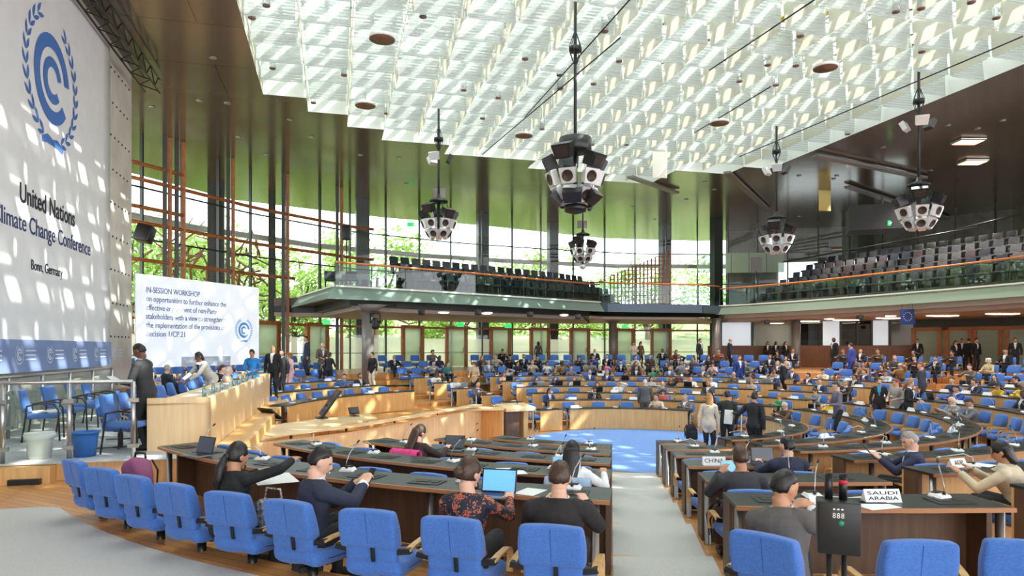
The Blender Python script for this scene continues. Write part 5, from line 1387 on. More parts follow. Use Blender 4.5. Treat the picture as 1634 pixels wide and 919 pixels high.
# seated audience: head position in the photograph picks the seat
AUD = '''547 592 turn m short b l top 70,100,150|563 595 up m short b m suit 40,40,46|618 576 type m bald k m suit 34,34,38|690 565 type f curly b l top 120,112,110|690 581 type m short k l top 150,150,150|685 589 read m short k d top 225,225,225|703 595 type m short k m top 214,220,232|709 580 up f bob x l top 60,130,130
726 587 up f long k d top 40,44,80|719 604 read m bald b l suit 92,94,104|744 572 up f long l l top 60,52,40|765 572 up m short g l suit 120,130,150|786 572 turn m short b l top 176,168,150|804 563 read m short k m top 30,30,36|817 565 read m short k m top 34,32,36|818 573 up f long k l top 28,28,30|834 563 type m short k m suit 40,40,48
792 594 type f long r l top 232,190,160|813 595 chin f bob k l top 190,190,200|847 583 type m short g l top 186,172,140|862 573 type f bob k l top 26,26,30|860 600 type f bob b l top 24,24,28|875 587 read f bob l l top 116,112,60|879 573 type f bob k m top 220,220,220|888 599 type f long b l top 28,26,28|896 571 chin f curly k d top 160,120,70|900 585 up m short b l top 120,110,120
884 618 up f long k m suit 36,52,110|920 598 type f long l l top 206,196,180|920 564 read f bob b l top 60,50,50|933 572 read m short k m top 130,130,130|950 561 up m bald g l suit 40,40,44|953 567 read m short b l top 50,80,160|971 563 turn m short k l suit 26,26,30|955 577 type f bob k l top 210,120,150|963 577 up m short k d suit 30,30,34|952 587 up m short g l suit 66,76,120
971 591 turn m short g l suit 40,60,110|948 608 type f bob b l top 236,236,236|938 618 read m short b m suit 30,28,32|977 608 chin m short b l top 232,232,232|999 587 type f long k m top 40,36,40|1008 574 up f long b l top 50,44,40|1013 577 up m short k l suit 30,34,50|1005 563 up f long b l top 200,190,180
1053 561 type m short k d suit 30,30,34|1047 565 up m short b l top 60,50,50|1086 559 up f long k m top 90,30,30|1094 565 chin m short k m suit 34,34,38|1107 567 turn f bob b l top 120,110,110|1129 567 up f long k l top 40,36,40|1147 563 type m short b l top 150,90,60|1193 577 up m short b l top 84,96,70|1145 573 read f bob b l top 214,190,170|1065 573 type f long b l top 40,40,44
1046 573 read f long k d top 30,30,34|1012 577 type m short k l suit 40,44,60|1029 577 chin f bun l l top 60,150,90|1057 583 up m short b l suit 90,110,140|1079 583 chin m short b l top 150,150,156|1107 586 chin f bob w l top 46,46,50|1117 588 turn m short g l suit 70,74,84|1088 592 read f bob b m top 80,40,50|1164 588 read m bald g l top 96,88,76
1040 600 up f long k l top 190,180,176|1061 600 chin f long b l top 40,38,50|1070 608 read m bald g l suit 116,120,130|1094 600 type m short b l top 236,226,212|1127 600 type m short b l top 236,236,238|1137 610 up m short g m suit 60,60,64|1149 624 turn f long k l top 30,26,30|1046 618 read f bob b l top 200,90,90|1066 634 turn m short b l top 210,190,170|1101 631 turn m short g l suit 110,104,110
1184 602 read f bob l l top 176,172,170|1214 605 type f bob k d top 130,126,126|1233 596 type m short k m suit 60,70,100|1221 576 type m short k b suit 24,24,28|1235 583 up f long k m top 150,140,140|1262 593 up m short b l suit 50,56,80|1260 579 turn m short g l suit 60,60,64|1282 573 up m short k m suit 30,30,34|1295 598 turn m short k l suit 44,52,84|1301 590 read m short k l top 220,206,180|1274 569 up f long b l top 180,170,160
1262 567 read f bob k l top 40,40,44|1235 567 up m short k m suit 34,34,40|1241 628 read f bob l l top 30,150,100|1274 635 read m bald w l top 96,70,52|1291 620 read f bob b l top 130,140,150|1316 624 read f bun l l top 236,200,30|1387 557 up m short k l suit 30,30,36|1353 557 type m short b m top 60,60,64|1371 560 up f bob b l top 120,100,80|1410 558 type m short k m top 80,60,40
1445 566 type m short k l top 60,40,40|1470 565 chin f long k l top 26,26,30|1500 567 type m short k m suit 30,30,34|1399 578 type f bob k l top 90,60,60|1378 577 up m short k m top 150,110,70|1420 576 up m short l l top 70,64,60|1423 584 chin m bald g l top 150,110,60|1422 596 read m short k m top 190,190,190|1382 584 turn m short b l suit 30,40,80|1382 602 turn m short k m suit 34,34,40
1537 586 type m short b l top 90,84,80|1564 580 up f curly w l top 190,170,130|1522 591 up m short k l top 40,50,90|1576 592 up f long k l top 40,40,46|1606 594 read f long k l top 40,42,48|1516 605 type m short k m suit 40,60,140|1580 610 read f long k m top 200,160,40|1617 614 read m curly g d top 220,190,60|1545 616 turn m short b l suit 30,40,60|1625 626 up m short k b suit 30,32,48
1326 612 up m short b l suit 40,50,80|1354 614 read m short g l suit 40,36,40|1522 636 read m bald w l suit 150,150,154|1535 645 read m short k m suit 110,110,116|1592 562 up m short k m suit 28,28,32|1540 562 type f bob k m top 40,36,36'''
taken = {}
def nearest_seat(px, py, zh=1.14, maxd=60, keep=True):
    best, bi = maxd, None
    for i, (p, rz, bn_, j, k, b_, kl) in enumerate(SEATS):
        if i in taken: continue
        q = proj(p + Vector((0, 0, zh))); d = hypot(q[0] - px, (q[1] - py) * 1.6)
        if d < best: best, bi = d, i
    if bi is not None and keep: taken[bi] = 1
    return bi
CNAME = lambda c: ('black' if max(c) < 60 and max(c) - min(c) < 12 else 'white' if min(c) > 200 else 'grey' if max(c) - min(c) < 16 else 'dark blue' if c[2] == max(c) and max(c) < 110 else 'blue' if c[2] == max(c) and c[2] - c[0] > 20 else 'green' if c[1] == max(c) and c[1] > c[0] else
    'yellow' if c[0] > 190 and c[1] > 155 and c[2] < 80 else 'pale' if min(c) > 150 else 'red' if c[0] > 1.7 * c[1] else 'brown')
HN = dict(short='short', bald='thinning', long='long', bob='bobbed', bun='tied up', pony='ponytail', curly='curly'); HCN = dict(k='black', b='brown', l='blond', g='grey', w='white', r='red', x='bright red')
LAPTOPS = []
def stand_at(px, py, d, h):
    p = atd(px, py, d)
    def ground(p):
        u, v = toUV(p.x, p.y)
        return SZ if v < -1.5 and 11.4 < u < 25.5 else floor_z(p.x, p.y)
    zf = ground(p)
    d0 = d
    if py - HY > 14:
        for _ in range(12):
            d = .5 * d + .5 * max(d0 * .95, min(d0 * 1.12, (EYE - zf - h) * F / (py - HY))); p = atd(px, py, d); zf = ground(p)
    return Vector((p.x, p.y, zf))
# ---------------------------------------------------------------- people in the foreground
FLOR, _nt, _b = nodes('floral_cloth')
_tc = _nt.nodes.new('ShaderNodeTexCoord'); _vo = _nt.nodes.new('ShaderNodeTexVoronoi'); _vo.inputs['Scale'].default_value = 16; _cr = _nt.nodes.new('ShaderNodeValToRGB'); _nz = _nt.nodes.new('ShaderNodeTexNoise'); _nz.inputs['Scale'].default_value = 40
_mi = _nt.nodes.new('ShaderNodeMixRGB'); _mi.inputs['Fac'].default_value = .12
_cr.color_ramp.interpolation = 'CONSTANT'; _el = _cr.color_ramp.elements
_el[0].position = 0; _el[0].color = lin((190, 60, 44)); _el[1].position = .3; _el[1].color = lin((214, 130, 90))
for q, c in ((.38, (90, 90, 60)), (.43, (24, 28, 48))): x = _el.new(q); x.color = lin(c)
_nt.links.new(_tc.outputs['Object'], _mi.inputs[1]); _nt.links.new(_nz.outputs['Color'], _mi.inputs[2]); _nt.links.new(_mi.outputs[0], _vo.inputs['Vector'])
_nt.links.new(_vo.outputs['Distance'], _cr.inputs['Fac']); _nt.links.new(_cr.outputs['Color'], _b.inputs['Base Color']); _b.inputs['Roughness'].default_value = .7
def hero(nm, ps, fem): return body(nm, ps, fem, True)
def sit_hero(px, py, nm, ps, fem, lab, turn, *a, seat=None, **k):
    i = next((q for q, s_ in enumerate(SEATS) if (s_[5], s_[3], s_[4]) == seat), None) if seat else None
    if i is None: i = nearest_seat(px, py, 1.1, 120)
    taken[i] = 1; p, rz = SEATS[i][:2]
    if nm == 'h1': p = p + Vector((-.2, .05, 0))
    print('HERO', nm, SEATS[i][2:], [round(c) for c in proj(p + Vector((0, 0, 1.1)))], (px, py)); k.setdefault('scale', 1.04)
    return person(lab, p, rz + radians(turn), hero(nm, ps, fem), *a, **k), p, rz
HP = {}
HP['pony'] = sit_hero(352, 745, 'h1', Pose(lean=16, side=-9, yaw=-8, pitch=14, wl=(-.24, .52, .84), wr=(.2, .5, .98), pole=[(-1, -.3, -.4), (1, -.3, .1)]), True, 'seated woman in black with a dark ponytail, left of the man with phone', -6, 'pony', 'k', 'm', 'top', (22, 22, 24), seat=(0, 5, 4))
HP['phone'] = sit_hero(492, 745, 'h2', Pose(lean=10, yaw=-18, pitch=26, twist=-22, wl=(.06, .44, .86), wr=(.16, .42, .86), curl=1.0), False, 'seated man in navy suit looking down at a phone in his hands', -14, 'short', 'k', 'l', 'suit', (40, 46, 66), seat=(0, 5, 5))
HP['floral'] = sit_hero(742, 765, 'h3', Pose(lean=10, yaw=-30, pitch=10, wl=(-.2, .5, .8), wr=(.2, .5, .8)), True, 'seated woman in floral dark blouse working at a laptop with blue screen', 0, 'bun', 'b', 'l', 'top', FLOR, seat=(0, 5, 7))
HP['black'] = sit_hero(882, 775, 'h4', Pose(lean=9, yaw=0, pitch=18, wl=(-.15, .45, .82), wr=(.15, .45, .82)), False, 'seated man in black suit with short hair, nearest the pale aisle', 0, 'short', 'b', 'l', 'suit', (34, 30, 30), seat=(0, 5, 8))
HP['longw'] = sit_hero(922, 735, 'h5', Pose(lean=12, yaw=0, pitch=12, wl=(-.2, .5, .8), wr=(.3, .45, .8)), True, 'seated woman in white top with long black hair, in front of the man in black', 0, 'long', 'k', 'm', 'top', (232, 230, 232))
HP['brown'] = sit_hero(686, 700, 'h6', Pose(lean=14, yaw=-20, pitch=22, wl=(-.16, .5, .8), wr=(.2, .52, .8)), True, 'seated woman in dark brown with long brown hair typing on a laptop', 0, 'long', 'b', 'l', 'top', (52, 40, 38))
HP['grey'] = sit_hero(1254, 770, 'h7', Pose(lean=18, yaw=-26, pitch=20, twist=-24, wl=(.08, .52, .84), wr=(.2, .5, .84), curl=1.1), False, 'seated man in grey suit leaning forward beside the black device, first right desk', -16, 'short', 'k', 'm', 'suit', (96, 92, 90), seat=(1, 5, 0))
HP['shave'] = sit_hero(1190, 725, 'h8', Pose(lean=18, yaw=6, pitch=14, wl=(-.12, .42, .86), wr=(.2, .5, .8)), False, 'seated man in dark suit with very short hair behind the CHINA name card', 0, 'short', 'b', 'm', 'suit', (54, 54, 58), seat=(1, 4, 0))
HP['navy'] = sit_hero(1238, 700, 'h9', Pose(lean=12, yaw=28, pitch=12, wl=(-.2, .5, .8), wr=(.2, .5, .8)), False, 'seated man in navy suit with light blue collar turned to his neighbour', 0, 'short', 'k', 'l', 'suit', (36, 40, 62), shirt=(150, 190, 230), seat=(1, 3, 1))
HP['tablet'] = sit_hero(1438, 685, 'h10', Pose(lean=8, yaw=10, pitch=26, wl=(-.14, .42, .84), wr=(.1, .42, .84)), False, 'seated man in navy blazer with grey hair and glasses reading a tablet', 55, 'short', 'g', 'l', 'suit', (42, 48, 76), seat=(2, 3, 0))
HP['beige'] = sit_hero(1606, 715, 'h11', Pose(lean=22, yaw=10, pitch=26, wl=(-.2, .5, .8), wr=(.16, .5, .8)), True, 'seated woman in beige jacket with chin length black hair at the right edge', 30, 'bob', 'k', 'm', 'suit', (206, 190, 160))
def stand_hero(px, py, d, turn, nm, ps, fem, lab, *a, **k):
    sc = k.get('scale', 1.0); p = stand_at(px, py, d, 1.72 * sc)
    print('STAND', nm, [round(c, 2) for c in p], [round(c) for c in proj(p)])
    return person(lab, p, face(p, (0, 0)) + radians(turn), hero(nm, ps, fem), *a, **k), p
HP['stage'] = stand_hero(235, 550, 11.4, -115, 's1', Pose(False, 10, 0, 0, 30, 0, (-.1, .36, 1.1), (.12, .36, 1.1), curl=.9), False, 'large man in dark suit standing on the stage reading a paper', 'short', 'k', 'd', 'suit', (46, 46, 50), scale=1.02)
HP['lean'] = stand_hero(331, 565, 17.2, -60, 's2', Pose(False, 38, 0, 0, 20, 0, (-.14, .62, .84), (.18, .6, .84), hips=(0, -.12, .92)), True, 'woman in light grey jacket leaning over the podium desk', 'bob', 'k', 'd', 'suit', (186, 182, 174), shirt=(50, 60, 110), scale=1.0)
HP['old'] = stand_hero(1029, 605, 23.4, 170, 's3', Pose(False, 4, 0, 8, 14, 0, (-.22, .14, .84), (.22, .2, .86)), False, 'man in grey suit with white hair standing on the blue carpet, seen from behind', 'bald', 'w', 'l', 'suit', (92, 92, 96), legs=(84, 84, 88), scale=1.0)
HP['coat'] = stand_hero(1131, 628, 18.0, 165, 's4', Pose(False, 2, 0, 20, 4, 0, (-.26, .02, .82), (.22, .1, .84)), True, 'woman in long beige jacket with long blond hair, seen from behind', 'long', 'l', 'l', 'suit', (206, 194, 176), scale=.98)
HP['dark'] = stand_hero(1160, 624, 18.0, 180, 's5', Pose(False, 3, 0, 20, 8, 0, (-.22, .2, .9), (.22, .1, .84)), False, 'man in dark green suit seen from behind between the beige jacket and black suit', 'short', 'k', 'm', 'suit', (40, 44, 40), scale=1.0)
HP['arm'] = stand_hero(1203, 626, 16.6, 150, 's6', Pose(False, 5, -3, 25, 4, 0, (-.6, .12, 1.18), (.24, .02, .82)), False, 'man in black suit seen from behind holding out a sheet of paper', 'short', 'k', 'm', 'suit', (32, 32, 38), scale=1.03)
# people seated on the stage, facing the hall
for px, py, u, nm, fem, lab, a in ((268, 575, 21.5, 'up', False, 'man in dark suit with yellow tie seated behind the podium before the screen', ('short', 'g', 'l', 'suit', (40, 46, 60))), (352, 572, 21.0, 'type', False, 'seated man in dark jacket behind the bald man at the podium', ('short', 'b', 'l', 'suit', (40, 40, 44))),
        (366, 580, 19.6, 'up', False, 'bald man with glasses and dark red tie seated at the podium', ('bald', 'w', 'l', 'suit', (214, 190, 170)))):
    r = (px - CX) / F; k = 1
    for v in (-5.0,) if u == 21.5 else (-3.5,): p = W(u, v, SZ)
    d = p.y; p = Vector((r * d, d, SZ))
    person(lab, p, HALL - pi / 2 + (.6 if u == 21.5 else .1), pb(nm, fem), *a, tie=(220, 200, 60) if u == 21.5 else (110, 20, 30), shoes=False)
for e in AUD.replace('\n', '|').split('|'):
    px, py, pose, sex, hair, hc, sk, kind, col = e.split(); px, py = float(px), float(py); col = tuple(int(v) for v in col.split(','))
    i = nearest_seat(px, py)
    if i is None: print('NOSEAT', e); continue
    p, rz, bname, j, _k, blk, k = SEATS[i]
    lab = '%s %s, %s %s hair, %s row, %s, %s from left' % ('person in ' + CNAME(col), 'jacket' if kind == 'suit' else 'top', HN[hair], HCN[hc], ORD[j], bname, nth(k))
    if kind == 'suit': tie = random.choice([None, (40, 50, 110), (120, 30, 40), (40, 40, 60)])
    else: tie = None
    person(lab, p, rz, pb(pose, sex == 'f'), hair, hc, sk, kind, col, tie=tie, group='seated audience', scale=.94 if sex == 'f' else 1.0, shoes=False)
    if pose == 'type' and blk < 7: LAPTOPS.append((p, rz, '%s row, %s, %s from left' % (ORD[j], bname, nth(k))))
# standing people: head top pixel and ground found by walking along the ray
STD = '''402 575 hold f bun k m top 30,120,190 21.5 0 woman in a blue sari standing beside the far end of the podium|436 574 stand m bald k m suit 26,26,30 24.0 -20 bearded man in black suit standing behind the back left desks, front of the pair|451 565 stand m short b l suit 60,60,66 26.0 -35 man in grey suit with glasses and pink tie behind the bearded man|464 566 hold f curly l l top 236,190,196 27.0 -60 blond woman in pink standing right of the man with glasses
490 558 stand m short k m suit 40,50,74 31 -70 man in dark blue suit standing sideways before the glass doors|514 552 hold m short w l suit 92,84,76 31 20 white haired man in brown suit holding white papers|525 563 hold f bob b m top 30,30,40 30 150 woman in dark dress seen from behind beside the white haired man|595 563 stand f bun k l top 30,30,34 30.5 -40 woman in black jacket and pale skirt standing by the round column
758 574 hold f bob b l tee 200,180,150 27.5 -30 woman in tan dress with backpack walking among the back desks|859 545 stand f bob k l top 80,80,84 43 180 woman in grey standing in the middle doorway|1011 546 hold f bun r l top 232,222,210 43 0 woman in white blouse standing near the glass doors|1022 546 stand f long b l top 110,90,70 43.5 30 woman in brown standing beside the woman in white blouse
1116 554 stand m short b l suit 36,40,50 38 60 man in dark suit standing in the rising back rows|1164 558 stand m bald g l suit 50,50,56 36.5 100 bald man in dark grey suit standing sideways in the back rows|1179 572 stand m short b l suit 40,60,130 33 30 man in bright blue suit standing among the back middle desks|1249 578 stand m short b l suit 40,36,50 29.5 100 man in dark jacket standing sideways before the right back desks
1225 544 stand f bob k m suit 24,24,28 43.5 0 leftmost of three people standing by the booths|1238 544 stand f long k d suit 30,28,30 43.5 0 middle of three people standing by the booths|1253 547 stand f long k l suit 26,26,30 43.5 30 rightmost of three people standing by the booths|1332 568 stand m bald k b suit 28,28,32 34 -60 man in black suit standing left of the man in blue suit
1359 566 stand m short k l suit 56,70,150 31.5 -120 man in bright blue suit standing on the right with hand in pocket|1472 584 stand m short r l suit 62,64,72 25 -100 red haired man in grey suit standing at the right desks|1403 603 stand f bun b l suit 44,36,34 19.5 0 woman in dark jacket with blue lanyard standing between the right desks|1432 604 hold f long r l top 170,160,156 19 -30 woman in grey with reddish hair talking beside the blond woman
1449 605 hold f pony l l suit 24,24,26 18 70 blond woman in black seen from the side in the right aisle|1338 610 hold m short b l top 110,104,120 20.5 -70 person in grey shirt standing sideways at the right desks|1524 550 stand f long b m suit 30,26,26 38 30 leftmost of the group standing at the right doors|1535 546 stand m short k m suit 30,28,28 39 0 tall person of the group standing at the right doors
1546 548 stand m short b l suit 34,30,30 38 180 third person of the group standing at the right doors|1557 551 stand m short k m suit 28,28,28 37.5 40 rightmost of the group standing at the right doors, with backpack|1464 548 stand m short k m suit 30,28,30 40 0 person in black standing by the first right door|1620 546 stand m short k m suit 30,30,40 35 0 person in dark suit standing by the last right door'''
for e in STD.replace('\n', '|').split('|'):
    px, py, pose, sex, hair, hc, sk, kind, col, d, turn, lab = e.split(None, 11); fem = sex == 'f'; sc = .95 if fem else 1.02
    col = tuple(int(x) for x in col.split(',')); p = stand_at(float(px), float(py), float(d), 1.72 * sc)
    pale = 'pale skirt' in lab; sari = 'sari' in lab
    person(lab, p, face(p, (0, 0)) + radians(float(turn)), pb(pose, fem), hair, hc, sk, kind, col, legs=(214, 206, 190) if pale else col if sari or 'bright blue' in lab or 'pink' in lab else (36, 36, 40), scale=sc, tie=(200, 60, 110) if 'pink tie' in lab else None,
        shirt=(60, 150, 200) if 'lanyard' in lab else None)
# ---------------------------------------------------------------- laptops, name cards, papers, bags
def laptop_meshes():
    b = MB(); b.rbox((0, 0, .009), (.33, .23, .018), .006); b.box((0, .03, .0185), (.28, .1, .002), 1); k = b.mesh('keyboard_base', [mat('laptop_grey', (120, 122, 126), .4, .5), BLACK])
    M = Matrix.Translation((0, .115, .015)) @ Matrix.Rotation(radians(-16), 4, 'X')
    l = MB(); l.rbox((0, 0, .11), (.33, .012, .22), .005, 0, M); l.box((0, -.008, .112), (.305, .003, .19), 1, 0, M)
    return k, l
LK, LL = laptop_meshes()
SCB = mat('laptop_screen_blue', (90, 150, 225), .3, emit=(90, 150, 230), es=.6); SCD = mat('laptop_screen_dark', (60, 64, 70), .2, emit=(60, 64, 70), es=.3); LIDS = mat('laptop_silver', (176, 178, 182), .35, .4); LIDK = mat('laptop_black', (30, 30, 32), .4)
LM = {(a, b): LL.mesh('display_lid', [x, y]) for a, x in ((0, LIDS), (1, LIDK)) for b, y in ((0, SCD), (1, SCB))}
def laptop(p, rz, label, dark=1, blue=0):
    t = thing('laptop', label, 'laptop', p, rz, 'laptops on the desks'); put('keyboard_base', LK, t); put('display_lid', LM[dark, blue], t); return t
rr = random.Random(21)
for k, (p, rz, where) in enumerate(LAPTOPS):
    f = Vector((-sin(rz), cos(rz), 0)); far = .84 if 'back' in where else .96
    laptop(p + f * (far - .12) + Vector((0, 0, .746)), rz + rr.uniform(-.15, .15), 'open laptop, %s' % where, rr.random() < .6, 0)
def on(px, py, row): return atz(px, py, DROP * row + .747)
FL = Vector((3.4, 20, 0))
laptop(on(312, 728, 5), .35 + pi * 0 - .9, 'open dark laptop near the left end of the nearest left desk', 1, 0)
laptop(on(790, 793, 5), -.25, 'open laptop with bright blue screen before the woman in floral blouse', 1, 1)
laptop(on(722, 719, 3), -.2, 'open dark laptop before the woman in dark brown', 1, 0)
laptop(on(918, 770, 4) + Vector((-.05, .25, 0)), .1, 'open laptop before the woman in white top', 0, 1)
laptop(on(1222, 741, 3), .0, 'open laptop before the seated man in navy suit with light blue collar', 1, 0)
laptop(on(1184, 770, 4), .3, 'open laptop under the arms of the man behind the CHINA card', 0, 1)
CARD = None
def name_card(p, rz, label, words=None, w=.3, h=.1, group=None):
    t = thing('name_card', label, 'name card', p, rz, group)
    mb = MB(); mb.add([(-w / 2, -.05, 0), (w / 2, -.05, 0), (w / 2, 0, h), (-w / 2, 0, h), (w / 2, .05, 0), (-w / 2, .05, 0)], [(0, 1, 2, 3), (3, 2, 4, 5), (0, 3, 5), (1, 4, 2), (0, 5, 4, 1)]); mb.build('card', PAPER, t)
    if words:
        M = frame_on((-w * .42, -.0475, .006), (1, 0, 0), (0, .05, h)); n = len(words)
        for i, wd in enumerate(words):
            text(wd, w * .84 if len(wd) > 4 else w * .6, M @ Matrix.Translation((0 if len(wd) > 4 else w * .12, h * (.3 if n == 1 else .58 - .42 * i), .002)), INK, t, 'lettering', h * (.5 if n == 1 else .27), .0008, .004)
    return t
name_card(on(1139, 742, 3), -.05, 'white folded name card reading CHINA', ['CHINA'], .32, .12)
name_card(on(1406, 800, 5), .03, 'white folded name card reading SAUDI ARABIA beside the black device', ['SAUDI', 'ARABIA'], .32, .11)
name_card(on(1527, 745, 4), .35, 'white folded name card on the right desk before the woman in beige', ['ADP'], .26, .11)
n = 0
for i, (p, rz, bname, j, _k, b, k) in enumerate(SEATS):
    if b in (2, 3, 4, 6) and p.y > 13 and rr.random() < .2:
        f = Vector((-sin(rz), cos(rz), 0)); s = Vector((f.y, -f.x, 0))
        name_card(p + f * ((.96 if b == 2 else .84) + .16) + s * .2 + Vector((0, 0, .747)), rz + pi, 'white name card, %s row, %s, by seat %s from left' % (ORD[j], bname, nth(k)), None, .3, .1, 'name cards on the far desks'); n += 1
    elif b in (2, 3, 4) and p.y > 13 and rr.random() < .16:
        f = Vector((-sin(rz), cos(rz), 0)); s = Vector((f.y, -f.x, 0))
        bottle(p + f * (.9 if b == 2 else .75) + s * .28 + Vector((0, 0, .747)), 'small bottle, %s row, %s, by seat %s from left' % (ORD[j], bname, nth(k)), 'bottles on the far desks', mat('teal_bottle', (60, 170, 190), .3) if i % 3 == 0 else None)
for px, py, row, rz, sx, lab in ((437, 764, 5, .5, 1.9, 'white folder on the nearest left desk left of the man with phone'), (418, 757, 5, -.2, 1.2, 'white sheet at the far side of the white folder'), (816, 752, 4, .2, 1.5, 'white sheet lying in front of the blue laptop screen'), (846, 785, 5, -.5, 1.0, 'white sheet by the elbow of the man in black'), (1382, 803, 5, .3, 1.5, 'white sheet behind the black device'), (1318, 799, 5, -.3, 1.3, 'white sheet under the hands of the man in grey'), (1395, 722, 3, .2, 1.4, 'white sheet before the man with the tablet'), (1560, 741, 4, .6, 1.2, 'white sheet beside the woman in beige')):
    paper(on(px, py, row), rz, lab, None, sx, sx)
t = thing('phone', 'dark smartphone held by the man in navy suit', 'phone', (0, 0, 0)); hp = HP['phone'][0]; M = hp.matrix_basis.copy()
mb = MB(); mb.rbox((0, 0, 0), (.075, .012, .15), .005); mb.build('phone_body', BLACK, t); M = Matrix.Translation(hp.location) @ hp.rotation_euler.to_matrix().to_4x4() @ Matrix.Translation((.10, .57, .93)); t.location = M.translation; t.rotation_euler = (-.6, 0, hp.rotation_euler.z)
t = thing('tablet', 'dark tablet held by the man in navy blazer', 'tablet'); hp = HP['tablet'][0]
mb = MB(); mb.rbox((0, 0, 0), (.19, .012, .26), .005); mb.build('tablet_body', BLACK, t); mb = MB(); mb.box((0, -.0075, 0), (.17, .002, .23)); mb.build('tablet_screen', mat('tablet_screen', (120, 120, 136), .2), t)
M = Matrix.Translation(hp.location) @ hp.rotation_euler.to_matrix().to_4x4() @ Matrix.Translation((0, .56, .94)); t.location = M.translation; t.rotation_euler = (-.7, 0, hp.rotation_euler.z)
def held(key, off, rot, w, h, label):
    hp = HP[key][0]; M = Matrix.Translation(hp.location) @ hp.rotation_euler.to_matrix().to_4x4() @ Matrix.Translation(off)
    mb = MB(); mb.rbox((0, 0, 0), (w, .006, h), .002); o = mb.build('paper_sheet', PAPER, None, M.translation); o.rotation_euler = (rot, 0, hp.rotation_euler.z); tag(o, label, 'paper')
held('stage', (0, .47, 1.13), -1.0, .22, .3, 'paper held by the large man on the stage'); held('arm', (-.80, .16, 1.1), -.15, .24, .36, 'white sheet held out by the man in black suit')
for q, z in ((0, 1.02), ):
    pass
# bags
def backpack(p, rz, label, rgb, sc=1.0):
    t = thing('backpack', label, 'bag', p, rz); t.scale = (sc,) * 3; m = cm(rgb); rr = random.Random(2)
    mb = MB(); mb.rbox((0, 0, .23), (.34, .22, .46), .1, 0, None, lambda x, y, z: [x * (1 - .2 * max(0, z) / .23) + .01 * sin(z * 30), y + .012 * sin(x * 25 + z * 20), z - .02 * abs(x) * 4 * (z > .1)], 4); mb.build('main_body', m, t)
    mb = MB(); mb.rbox((0, -.12, .15), (.26, .09, .24), .04, 0, None, lambda x, y, z: [x, y + .008 * sin(x * 30), z], 3); mb.build('front_pocket', m, t)
    mb = MB(); mb.tube([(-.07, .04, .44), (-.06, .04, .5), (.06, .04, .5), (.07, .04, .44)], .013, 6); mb.build('top_handle', BLACK, t)
    for s in (-1, 1):
        mb = MB(); mb.tube([(s * .1, .1, .42), (s * .13, .15, .3), (s * .14, .12, .06)], [.022, .025, .012], 6, flat=(1, .4)) ; mb.build('strap', BLACK, t)
def seat_at(px, py):
    best = min(((hypot(proj(s[0] + Vector((0, 0, .7)))[0] - px, proj(s[0] + Vector((0, 0, .7)))[1] - py), s) for s in SEATS), key=lambda t: t[0]); return best[1]
s = seat_at(225, 770); f = Vector((-sin(s[1]), cos(s[1]), 0)); backpack(s[0] + f * .1 + Vector((0, 0, .45)), s[1] + .3, 'dusty purple backpack standing on the third blue chair from the left', (140, 78, 112))
pp = atz(492, 935, .76); backpack((pp.x, pp.y, .76), .5, 'black backpack on the parquet behind the front chairs', (36, 36, 38), .8)
pp = atz(1152, 868, .76); backpack((pp.x, pp.y, .76), 1.4, 'brown backpack leaning at the end of the right desk', (70, 46, 42), .95)
pp = atz(1103, 702, 0.0); backpack((pp.x, pp.y, 0), .2, 'black suitcase by the end of the desk on the blue carpet edge', (30, 30, 34), 1.1)
s = seat_at(415, 835); mb = MB(); mb.rbox((0, 0, .13), (.3, .16, .26), .05, 0, None, lambda x, y, z: [x, y, z + .01 * sin(x * 30)], 3); mb.tube([(-.1, 0, .24), (-.08, 0, .36), (.08, 0, .36), (.1, 0, .24)], .01, 6)
PAT = mat('zigzag_print', (230, 226, 220), .8, rgb2=(20, 20, 20), vscale=34); f = Vector((-sin(s[1]), cos(s[1]), 0))
tag(mb.build('patterned_handbag', PAT, None, s[0] + f * .1 + Vector((.12, 0, .45)), s[1]), 'black and white patterned handbag on the chair beside the woman in black', 'bag')
def draped(s, rgb, label):
    mb = MB(); n = 12; f = Vector((-sin(s[1]), cos(s[1]), 0)); vs = []
    prof = [(-.30, .5), (-.33, .66), (-.36, .8), (-.33, .87), (-.27, .89), (-.21, .86), (-.18, .72), (-.17, .6)]
    for i in range(n + 1):
        x = -.24 + .48 * i / n
        for (y, z) in prof: vs.append((x, y + .012 * sin(i * 1.7), z + .015 * sin(i * 2.1) * (1 if z < .8 else .2)))
    m_ = len(prof); mb.add(vs, [(i * m_ + k, i * m_ + k + 1, (i + 1) * m_ + k + 1, (i + 1) * m_ + k) for i in range(n) for k in range(m_ - 1)], 0, True)
    o = mb.build('draped_jacket', cm(rgb), None, s[0], s[1]); o.modifiers.new('s', 'SOLIDIFY').thickness = .018; tag(o, label, 'jacket')
draped(seat_at(655, 735), (220, 60, 130), 'bright pink jacket hung over the chair of the woman in dark brown')
draped(seat_at(915, 775), (150, 172, 196), 'pale denim jacket hung over the chair of the woman in white')
